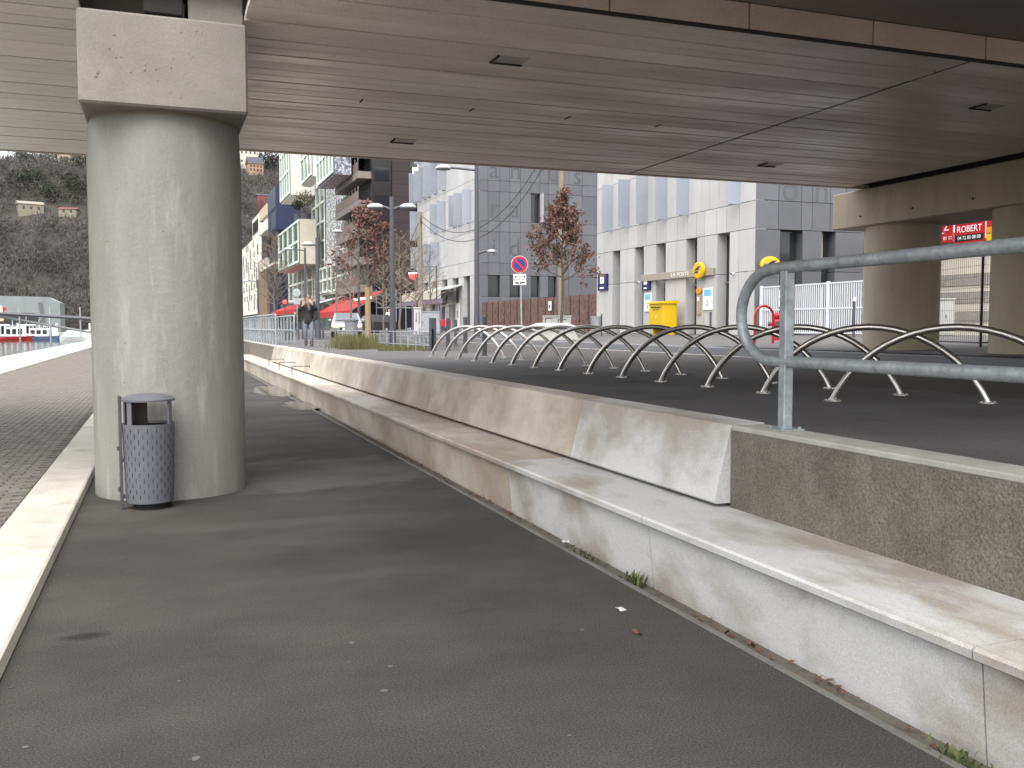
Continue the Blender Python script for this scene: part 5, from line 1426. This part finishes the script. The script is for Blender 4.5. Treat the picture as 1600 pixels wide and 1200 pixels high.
def person(label, loc, rz, pose, colours, bag=False, scarf=False, glasses=False, longhair=False):
    t = thing('person', label, 'person', loc, rz)
    J = {'pel': ((0, 0, .93), (.13, .10)), 'spine': ((0, .0, 1.12), (.125, .09)), 'chest': ((0, 0, 1.30), (.15, .10)), 'neck': ((0, -.005, 1.44), .05), 'head0': ((0, -.02, 1.51), .068), 'head1': ((0, -.015, 1.585), .085), 'head2': ((0, 0, 1.64), .06)}
    for s, sd in (('r', -1), ('l', 1)):
        q = pose[s]
        J['hip' + s] = ((sd * .09, 0, .88), .085); J['kne' + s] = (q['knee'], .058); J['ank' + s] = (q['ank'], .042); J['toe' + s] = (q['toe'], .035)
        J['sho' + s] = ((sd * .165, 0, 1.365), .062); J['elb' + s] = (q['elb'], .045); J['wri' + s] = (q['wri'], .03); J['pal' + s] = (q['pal'], .034)
        wv = Vector(q['wri']); pv = Vector(q['pal']); dv = (pv - wv).normalized(); sv_ = dv.cross(Vector((0, 1, 0.3))).normalized()
        for f in range(4):
            o0 = pv + sv_ * (.022 * (f - 1.5)) + dv * .03
            J['f%s%d' % (s, f)] = (tuple(o0), .011); J['g%s%d' % (s, f)] = (tuple(o0 + dv * (.045 + .008 * (1.5 - abs(f - 1.5))) + Vector((0, -.012, 0))), .009)
        tv = wv + dv * .03 + sv_ * -.04; J['t%s' % s] = (tuple(tv), .012); J['u%s' % s] = (tuple(tv + dv * .035 - sv_ * .018), .01)
    vs, rs, ix = chain(J)
    E_ = [('pel', 'spine'), ('spine', 'chest'), ('chest', 'neck'), ('neck', 'head0'), ('head0', 'head1'), ('head1', 'head2')]
    for s in 'rl':
        E_ += [('pel', 'hip' + s), ('hip' + s, 'kne' + s), ('kne' + s, 'ank' + s), ('ank' + s, 'toe' + s), ('chest', 'sho' + s), ('sho' + s, 'elb' + s), ('elb' + s, 'wri' + s), ('wri' + s, 'pal' + s), ('wri' + s, 't' + s), ('t' + s, 'u' + s)]
        for f in range(4): E_ += [('pal' + s, 'f%s%d' % (s, f)), ('f%s%d' % (s, f), 'g%s%d' % (s, f))]
    body = skin_obj('body', 'skin', t, vs, [(ix[a], ix[c]) for a, c in E_], rs)
    # face
    b = MB(); b.prism([(-.10, 1.545), (-.118, 1.565), (-.097, 1.60)], 'x', -.012, .012); b.build('nose', 'skin', body)
    for sx in (-.03, .03):
        b = MB(); b.cbox(sx - .014, sx + .014, -.099, -.09, 1.592, 1.604, .003); b.build('eye', 'black', body)
        b = MB(); b.cbox(sx * 2.75 - .008, sx * 2.75 + .008, -.02, .015, 1.56, 1.61, .004); b.build('ear', 'skin', body)
    b = MB(); b.cbox(-.022, .022, -.093, -.084, 1.523, 1.533, .003); b.build('mouth', 'chair_red', body)
    # jacket
    K = {'z': ((0, 0, .70), (.17, .145)), 'a': ((0, 0, .80), (.185, .155)), 'b': ((0, 0, 1.0), (.165, .13)), 'c': ((0, 0, 1.16), (.16, .125)), 'd': ((0, 0, 1.32), (.175, .125)), 'e': ((0, 0, 1.42), .085)}
    for s, sd in (('r', -1), ('l', 1)):
        q = pose[s]
        K['s' + s] = ((sd * .175, 0, 1.365), .085); K['e' + s] = (q['elb'], .072)
        wv = Vector(q['wri']); ev = Vector(q['elb']); K['w' + s] = (tuple(ev.lerp(wv, .9)), .05)
    vs, rs, ix = chain(K)
    EE = [('z', 'a'), ('a', 'b'), ('b', 'c'), ('c', 'd'), ('d', 'e')] + [e for s in 'rl' for e in (('d', 's' + s), ('s' + s, 'e' + s), ('e' + s, 'w' + s))]
    skin_obj('jacket', colours[0], t, vs, [(ix[a], ix[c]) for a, c in EE], rs)
    K = {'o': ((0, 0, 1.0), (.12, .10)), 'p': ((0, 0, .90), (.13, .11))}
    for s, sd in (('r', -1), ('l', 1)):
        q = pose[s]; av = Vector(q['knee']).lerp(Vector(q['ank']), .78)
        K['h' + s] = ((sd * .09, 0, .84), .098); K['k' + s] = (q['knee'], .072); K['n' + s] = (tuple(av), .056)
    vs, rs, ix = chain(K)
    skin_obj('trousers', colours[1], t, vs, [(ix[a], ix[c]) for a, c in [('o', 'p')] + [e for s in 'rl' for e in (('p', 'h' + s), ('h' + s, 'k' + s), ('k' + s, 'n' + s))]], rs, 1)
    for s in 'rl':
        q = pose[s]; k_ = Vector(q['knee']); a_ = Vector(q['ank']); t_ = Vector(q['toe'])
        vs = [tuple(k_.lerp(a_, .66)), tuple(a_), tuple(a_ + Vector((0, .03, -.035))), tuple(t_)]
        skin_obj('boot', 'boots', t, vs, [(0, 1), (1, 2), (1, 3)], [.058, .055, .042, .04], 1)
    if longhair:
        vs = [(0, .02, 1.67), (0, .05, 1.60), (0, .06, 1.48), (-.07, .0, 1.55), (-.085, -.02, 1.44), (-.10, -.08, 1.28), (.07, .0, 1.55), (.095, -.03, 1.44), (.10, -.08, 1.28)]
        skin_obj('hair', 'hair', t, vs, [(0, 1), (1, 2), (0, 3), (3, 4), (4, 5), (0, 6), (6, 7), (7, 8)], [(.09, .09), .09, .085, .05, .048, .035, .05, .048, .035])
    else:
        skin_obj('hair', 'hair', t, [(0, .0, 1.68), (0, .045, 1.61), (0, .05, 1.55)], [(0, 1), (1, 2)], [.07, .075, .05])
    if scarf: skin_obj('scarf', 'scarf', t, [(-.06, -.06, 1.43), (0, -.1, 1.41), (.06, -.06, 1.43), (.02, -.15, 1.30), (.04, -.15, 1.14)], [(0, 1), (1, 2), (1, 3), (3, 4)], [.055, .06, .055, .06, .05], 1)
    if glasses:
        b = MB(); b.cbox(-.066, -.008, -.118, -.106, 1.578, 1.615, .006); b.cbox(.008, .066, -.118, -.106, 1.578, 1.615, .006); b.box(-.01, .01, -.115, -.11, 1.598, 1.606); b.build('sunglasses', 'black', t)
    return t
wp = onZ(482, 541.5, TZ)
pose_w = {'r': {'knee': (-.095, -.03, .50), 'ank': (-.07, .08, .09), 'toe': (-.075, -.05, .035), 'elb': (-.29, -.06, 1.14), 'wri': (-.17, -.22, 1.33), 'pal': (-.145, -.235, 1.40)},
          'l': {'knee': (.10, -.12, .50), 'ank': (.095, -.10, .085), 'toe': (.10, -.24, .035), 'elb': (.27, -.10, 1.16), 'wri': (.10, -.24, 1.38), 'pal': (.065, -.22, 1.45)}}
wrz = math.atan2(-wp.x, wp.y) * .6
person('woman in black jacket and grey jeans walking with both hands raised', (wp.x, wp.y, TZ), wrz, pose_w, ('jacket', 'jeans'), True, True, True, True)
bag = thing('shoulder_bag', 'black shoulder bag hanging at the walking woman\'s hip', 'bag', (wp.x, wp.y, TZ), wrz)
b = MB(); b.cbox(.20, .32, -.17, .17, .86, 1.14, .03); b.build('bag_body', 'black', bag)
b = MB(); b.tube([(.26, -.13, 1.13), (.245, -.06, 1.35), (.20, .0, 1.455), (.24, .06, 1.35), (.26, .13, 1.13)], .012, 6); b.build('strap', 'black', bag)
stand = {'r': {'knee': (-.10, -.02, .5), 'ank': (-.10, .0, .085), 'toe': (-.11, -.14, .035), 'elb': (-.25, .02, 1.12), 'wri': (-.24, -.08, .90), 'pal': (-.235, -.10, .83)},
         'l': {'knee': (.10, -.02, .5), 'ank': (.10, .0, .085), 'toe': (.11, -.14, .035), 'elb': (.25, .02, 1.12), 'wri': (.24, -.08, .90), 'pal': (.235, -.10, .83)}}
p = at(461, 66); p.z = TZ
person('distant pedestrian in dark top and blue jeans behind the bollards', (p.x, p.y, p.z), .3, stand, ('jacket', 'jeans_dark'))
p = at(608, 66); p.z = 1.15
person('person in a white shirt standing at the cafe under the brown tower', (p.x, p.y, p.z), .2, stand, ('shirt_white', 'jacket'))

# round sign beside the woman
p = at(464.5, 60); p.z = 1.0
t = thing('road_sign', 'small white road sign on a post behind the walking woman', 'sign', p, -YAW)
b = MB(); b.tube([(0, 0, 0), (0, 0, 2.6)], .03, 8); b.build('post', 'galvanised', t)
disc(t, 'disc', 'galvanised', .26, -.04, 2.75); b = MB(); b.cbox(-.22, .22, -.045, -.035, 2.0, 2.4, .005); b.build('plate', 'galvanised', t)

# ================================================================ CAR
cp = at(541, 56); cp.z = TZ
car = thing('car', 'light grey car with lit headlights on the street by the round bin', 'car', cp, R(-9), 'cars on the street')
def car_build(t, paint, lit=True):
    # front faces -y
    prof = [(-2.0, .35), (-2.05, .62), (-1.95, .78), (-1.15, .93), (-.35, 1.42), (.9, 1.46), (1.7, 1.10), (2.0, .95), (2.05, .4)]
    b = MB(); NN = len(prof)
    for x, f in ((-.84, .0), (-.86, .5), (.86, .5), (.84, .0)): pass
    for k, (x, zs, ys) in enumerate(((-.66, .97, .95), (-.86, .0, 1.0), (.86, .0, 1.0), (.66, .97, .95))):
        for (y, z) in prof:
            top = max(0, (z - .9) / .56)
            xx = (1 if x > 0 else -1) * ((.86 - .20 * top) if k in (1, 2) else (.82 - .22 * top))
            b.v.append((xx, y, z + (0.02 if k in (0, 3) else 0)))
    for k in range(3):
        for i in range(NN): b.f.append((k * NN + i, k * NN + (i + 1) % NN, (k + 1) * NN + (i + 1) % NN, (k + 1) * NN + i))
    b.f.append(tuple(range(NN))); b.f.append(tuple(3 * NN + i for i in range(NN)))
    b.build('body', paint, t)
    b = MB(); b.add([(-.68, -1.10, .99), (.68, -1.10, .99), (.58, -.42, 1.42), (-.58, -.42, 1.42)], [(0, 1, 2, 3)]); o = b.build('windscreen', 'wind_glass', t)
    o.location = (0, -.02, .02)
    for sx in (-1, 1):
        b = MB(); b.add([(sx * .835, -.85, .98), (sx * .835, 1.3, .98), (sx * .70, .9, 1.38), (sx * .70, -.30, 1.38)], [(0, 1, 2, 3)]); b.v = [(v[0] + sx * .02, v[1], v[2]) for v in b.v]; b.build('side_window', 'dark_glass', t)
        b = MB(); b.cbox(sx * .62 - .14, sx * .62 + .14, -2.12, -1.96, .60, .76, .03); b.build('headlight', 'headlight_lit' if lit else 'white_paint', t)
        for wy_ in (-1.3, 1.3):
            b = MB(); b.lathe([(.31, -.1), (.32, -.06), (.32, .06), (.31, .1)], 20); b.v = [(sx * .8 + v[2], wy_ + v[0], .32 + v[1]) for v in b.v]; o = b.build('wheel', 'black', t)
            b = MB(); b.lathe([(.2, -.105), (.2, .105)], 14); b.v = [(sx * .8 + v[2], wy_ + v[0], .32 + v[1]) for v in b.v]; b.build('rim', 'lamp_shell', o)
        b = MB(); b.cbox(sx * .95 - .08, sx * .95 + .08, -.95, -.85, .95, 1.08, .02); b.build('mirror', paint, t)
    b = MB(); b.cbox(-.4, .4, -2.085, -2.04, .42, .58, .01); b.build('grille', 'black', t)
    b = MB(); b.cbox(-.26, .26, -2.10, -2.087, .44, .54, .003); b.build('number_plate', 'white_paint', t)
car_build(car, 'car_paint')
cp2 = at(585, 66); cp2.z = TZ
car2 = thing('car', 'dark parked car half hidden behind the wrapped tree trunk', 'car', cp2, R(190), 'cars on the street'); car_build(car2, 'black', False)

# ================================================================ RIVER SIDE: boats, pontoon, gangway, museum
def boat(label, px, L, Hc, hull, cabin, d, rz, cover=False):
    p = at(px, d); p.z = -1.0
    t = thing('boat', label, 'boat', p, rz, 'boats moored at the pontoon')
    b = MB(); st = [(-.5, .30, .75), (-.3, .5, .7), (.1, .5, .75), (.35, .32, .9), (.5, .03, 1.05)]
    for x, hw, z in st:
        w_ = L * .17 * hw * 2
        b.v += [(x * L, -w_, z), (x * L, w_, z), (x * L * .96, w_ * .6, -.2), (x * L * .96, -w_ * .6, -.2)]
    for i in range(4):
        for k in range(4): b.f.append((i * 4 + k, i * 4 + (k + 1) % 4, (i + 1) * 4 + (k + 1) % 4, (i + 1) * 4 + k))
    b.f += [(0, 3, 2, 1), (16, 17, 18, 19)]
    b.build('hull', hull, t)
    if cover:
        b = MB(); b.add([(-.48 * L, -.13 * L, .75), (.4 * L, -.1 * L, .9), (.4 * L, .1 * L, .9), (-.48 * L, .13 * L, .75), (-.3 * L, 0, Hc), (.25 * L, 0, Hc * 1.05)], [(0, 1, 5, 4), (2, 3, 4, 5), (0, 4, 3), (1, 2, 5)]); b.build('cover', cabin, t)
    else:
        b = MB(); b.cbox(-.30 * L, .15 * L, -.12 * L, .12 * L, .75, Hc, .12); o = b.build('cabin', cabin, t)
        for k in range(3):
            x = -.26 * L + k * .14 * L
            for s in (-1, 1): b = MB(); b.box(x, x + .10 * L, s * .12 * L - .02, s * .12 * L + .02, 1.2, Hc - .35); b.build('window', 'dark_glass', o)
        b = MB(); b.tube([(-.1 * L, 0, Hc), (-.1 * L, 0, Hc + 1.6)], .04, 6); b.build('mast', 'white_paint', t)
    b = MB(); b.tube([(.2 * L, -.14 * L, .8), (.2 * L, -.14 * L, 1.2), (.48 * L, 0, 1.5), (.2 * L, .14 * L, 1.2), (.2 * L, .14 * L, .8)], .03, 5); b.build('bow_rail', 'white_paint', t)
boat('red hulled cabin boat moored at the pontoon', 26, 6.6, 2.5, 'boat_red', 'boat_white', 168, R(10))
boat('white cabin cruiser at the open end of the moored boats', 4, 6.5, 3.0, 'boat_white', 'boat_white', 174, R(40))
boat('white motor boat moored behind the red hulled boat', 45, 7, 3.0, 'boat_white', 'boat_white', 180, R(60))
boat('blue hulled motor boat moored beside the red one', 68, 7.5, 2.3, 'boat_blue', 'boat_white', 170, R(-15))
boat('small white boat with raised bow rail between the blue boat and the covered one', 80, 6, 2.9, 'boat_white', 'boat_white', 178, R(-60))
boat('boat under a pale green tarpaulin at the pontoon', 123, 6.5, 1.9, 'boat_white', 'boat_cover', 170, R(5), True)
q = at(70, 184)
t = thing('pontoon', 'long grey floating pontoon behind the moored boats', 'pontoon', (q.x, q.y, -.95), -.1)
b = MB(); b.cbox(-26, 22, -.9, .9, 0, .45, .03); b.build('deck', 'cabinet', t)
for x in (-20, -12, -5, 2, 8, 15):
    b = MB(); b.tube([(x, .7, -1), (x, .7, 3.2)], .16, 8); b.build('pile', 'white_paint', t)
g0, g1 = at(-40, 150), at(200, 150)
gd = thing('gangway', 'dark steel gangway sloping over the water towards the pier', 'gangway', (g0.x, g0.y, 0))
def gz(px, py): return onY(px, py, at(px, 150).y)
a_, c_ = gz(-30, 488), gz(180, 500)
b = MB(); b.tube([a_ - Vector(gd.location), c_ - Vector(gd.location)], .30, 6); b.build('main_beam', 'dark_paint', gd)
a_, c_ = gz(-30, 488), gz(180, 524)
b = MB(); b.tube([a_ - Vector(gd.location) + Vector((0, .6, -.2)), c_ - Vector(gd.location) + Vector((0, .6, -.2))], .20, 8); b.build('lower_beam', 'reveal', gd)
for px in (30, 78, 125):
    a_ = gz(px, 480); b = MB(); b.tube([a_ - Vector(gd.location), Vector((a_.x, a_.y, -1.2)) - Vector(gd.location)], .12, 6); b.build('upright', 'galvanised', gd)
sgp = gz(3, 483)
t = thing('navigation_sign', 'red and white navigation arrow sign on the gangway', 'sign', sgp)
b = MB(); b.cbox(-.9, .1, -.2, -.14, -.5, .5, .01); b.build('board', 'white_paint', t)
b = MB(); b.prism([(.1, -.5), (.75, 0), (.1, .5)], 'y', -.2, -.14); b.build('arrow', 'red_paint', t)
q = at(40, 268); MO = (q.x, q.y, -.2)
t = thing('river_pavilion', 'grey metal-clad pavilion on the far river bank', 'building', MO)
b = MB(); b.prism([(-14, 0), (9.0, 0), (9.0, 8.6), (6.0, 10.2), (-14, 10.6)], 'y', 0, 14); b.build('shell', 'museum', t)
b = MB(); b.add([(-14, -.05, 6.0), (2.5, -.05, 5.6), (4.5, -.05, 2.4), (-14, -.05, 2.2)], [(0, 1, 2, 3)]); b.v += []; b.build('window_band', 'dark_glass', t)
b = MB(); b.prism([(4.6, 0), (5.6, 0), (4.4, 8.6), (3.4, 8.6)], 'y', -.3, -.06); b.build('fold', 'panel_grey_dimmed', t)
b = MB(); b.lathe([(.6, 0), (.6, .05)], 20); b.v = [(-6 + v[0], -.08 - v[2], 3.8 + v[1]) for v in b.v]; b.build('round_lamp', 'beige', t)

# ================================================================ SMALL THINGS ON THE GROUND
def puddle(label, px, py, rx, ry, seed):
    c_ = onZ(px, py, 0); rr = random.Random(seed); b = MB(); n = 40
    b.v.append((0, 0, 0.004))
    for k in range(n):
        a = 2 * math.pi * k / n; f = 1 + .22 * noise.noise(Vector((math.cos(a) * 1.5, math.sin(a) * 1.5, seed))) + .12 * noise.noise(Vector((math.cos(a) * 4, math.sin(a) * 4, seed)))
        b.v.append((math.cos(a) * rx * f, math.sin(a) * ry * f, .004))
    b.f = [(0, 1 + k, 1 + (k + 1) % n) for k in range(n)]; b.keep = True
    o = b.build('puddle', 'puddle', loc=(c_.x, c_.y, 0)); o['kind'] = 'stuff'; tag(o, label, 'puddle')
puddle('bright puddle on the lower path beside the bench armrests', 425, 611, .42, 2.0, 1)
puddle('faint puddle on the lower path closer to the pier', 470, 634, .34, 1.0, 2)
def scrap(label, px, py, s, m, seed):
    c_ = onZ(px, py, 0); rr = random.Random(seed); b = MB(); n = 4
    for j in range(n):
        for i in range(n): b.v.append(((i / 3 - .5) * s + rr.gauss(0, s * .05), (j / 3 - .5) * s * 1.5 + rr.gauss(0, s * .05), .004 + abs(rr.gauss(0, s * (.03 if m == 'gum' else .14)))))
    b.f = [(j * n + i, j * n + i + 1, (j + 1) * n + i + 1, (j + 1) * n + i) for j in range(3) for i in range(3)]
    if m == 'gum':
        b = MB(); n = 9; b.keep = True; b.v = [(0, 0, .005)]
        for k in range(n):
            a = 6.283 * k / n; q = s * rr.uniform(.4, .62); b.v.append((math.cos(a) * q, math.sin(a) * q * 1.1, .003))
        b.f = [(0, 1 + k, 1 + (k + 1) % n) for k in range(n)]
    o = b.build('chewing_gum' if m == 'gum' else 'paper_scrap' if m != 'dead_leaf' else 'fallen_leaf', m, loc=(c_.x, c_.y, 0)); tag(o, label, 'litter', 'litter on the lower path')
scrap('crumpled silvery paper scrap on the asphalt', 970, 953, .045, 'foil', 1)
scrap('small orange-brown fallen leaf near the silvery scrap', 995, 990, .04, 'dead_leaf', 2)
scrap('dull round spot of gum beside the silvery scrap', 910, 985, .022, 'gum', 3)
scrap('crumpled white paper in the gutter beside the bench', 882, 847, .05, 'foil', 4)
for k, (px, py) in enumerate(((545, 1035), (610, 1042), (600, 1080), (280, 1065), (40, 1168), (306, 1186), (618, 823), (1035, 870), (550, 1005), (890, 1150))):
    scrap('flattened pale spot of chewing gum on the asphalt', px, py, .016 + .008 * (k % 3), 'gum', 10 + k)
# weeds and leaves in the gutter
def weed(label, px, py, n, h, seed):
    c_ = onZ(px, py, 0); c_.x = 2.76; rr = random.Random(seed); b = MB(); b.keep = True
    for q in range(n):
        a = rr.uniform(0, 6.28); L = h * rr.uniform(.5, 1.1); o = Vector((rr.gauss(0, .03), rr.gauss(0, .05), -.03))
        tip = o + Vector((math.cos(a) * L * .5, math.sin(a) * L * .5, L)); s = Vector((-math.sin(a), math.cos(a), 0)) * .006
        mid = o.lerp(tip, .5) + Vector((0, 0, .01))
        b.add([o - s, o + s, mid + s * 1.4, mid - s * 1.4, tip], [(0, 1, 2, 3), (3, 2, 4)])
    ob = b.build('weed', 'weed', loc=(c_.x, c_.y, 0)); ob['kind'] = 'stuff'; tag(ob, label, 'weed', 'weeds in the gutter')
weed('leafy weed tuft in the gutter at the joint of the bench front', 1008, 905, 40, .085, 1)
weed('low weed patch in the gutter beside the crumpled paper', 918, 866, 26, .06, 2)
weed('flat weed with fallen leaves in the gutter under the rough wall', 1505, 1175, 40, .06, 3)
fl_ = MB(); fl_.keep = True
rr = random.Random(21)
for q in range(420):
    y = rr.uniform(2.3, 16); x = rr.uniform(2.71, 2.84); s = rr.uniform(.008, .03); a = rr.uniform(0, 6.28)
    c_ = Vector((x, y, -.035 + rr.random() * .02)); u = Vector((math.cos(a), math.sin(a), rr.gauss(0, .3))) * s; v_ = Vector((-math.sin(a), math.cos(a), rr.gauss(0, .3))) * s * .5
    fl_.add([c_ - u, c_ + v_, c_ + u, c_ - v_], [(0, 1, 2, 3)])
o = fl_.build('leaf_litter', 'dead_leaf'); o['kind'] = 'stuff'; tag(o, 'dead leaf litter lying in the gutter along the bench', 'leaf litter')
def crack(p0, p1, w, seed):
    a, c_ = onZ(p0[0], p0[1], 0), onZ(p1[0], p1[1], 0); b = MB(); n = 60
    dv = (c_ - a).normalized(); nv = Vector((-dv.y, dv.x, 0))
    for k in range(n + 1):
        q = a.lerp(c_, k / n) + nv * (.05 * noise.noise(Vector((k * .13, seed, 0))) + .015 * noise.noise(Vector((k * .6, seed, 5))))
        ww_ = w * (.3 + .7 * abs(noise.noise(Vector((k * .35, seed, 9)))) * 1.6) * min(1, k / 5, (n - k) / 5 + .05)
        b.v += [(q.x - nv.x * ww_, q.y - nv.y * ww_, .003), (q.x + nv.x * ww_, q.y + nv.y * ww_, .003)]
    b.f = [(2 * k, 2 * k + 2, 2 * k + 3, 2 * k + 1) for k in range(n)]; b.keep = True
    b.build('crack', 'slot_dark', bpy.data.objects['lower_path'])
crack((640, 968), (1000, 915), .0022, 1)
crack((250, 985), (640, 968), .0012, 4)
gr_ = MB(); gr_.keep = True
for q in range(1500):
    y = rr.uniform(3.5, 16); e = abs(rr.gauss(0, .05)); side = rr.random() < .5
    x = -0.715 + e if side else 2.655 - e
    s_ = rr.uniform(.002, .006); a = rr.uniform(0, 6.28); c_ = Vector((x, y, .002))
    pts = [c_ + Vector((math.cos(a + t_) * s_, math.sin(a + t_) * s_, 0)) for t_ in (0, 2.1, 4.2)] + [c_ + Vector((0, 0, s_ * .9))]
    gr_.add(pts, [(0, 1, 3), (1, 2, 3), (2, 0, 3)])
o = gr_.build('grit', 'grit'); o['kind'] = 'stuff'; tag(o, 'loose grit gathered along both edges of the lower path', 'grit')
print('objects', len(bpy.data.objects))
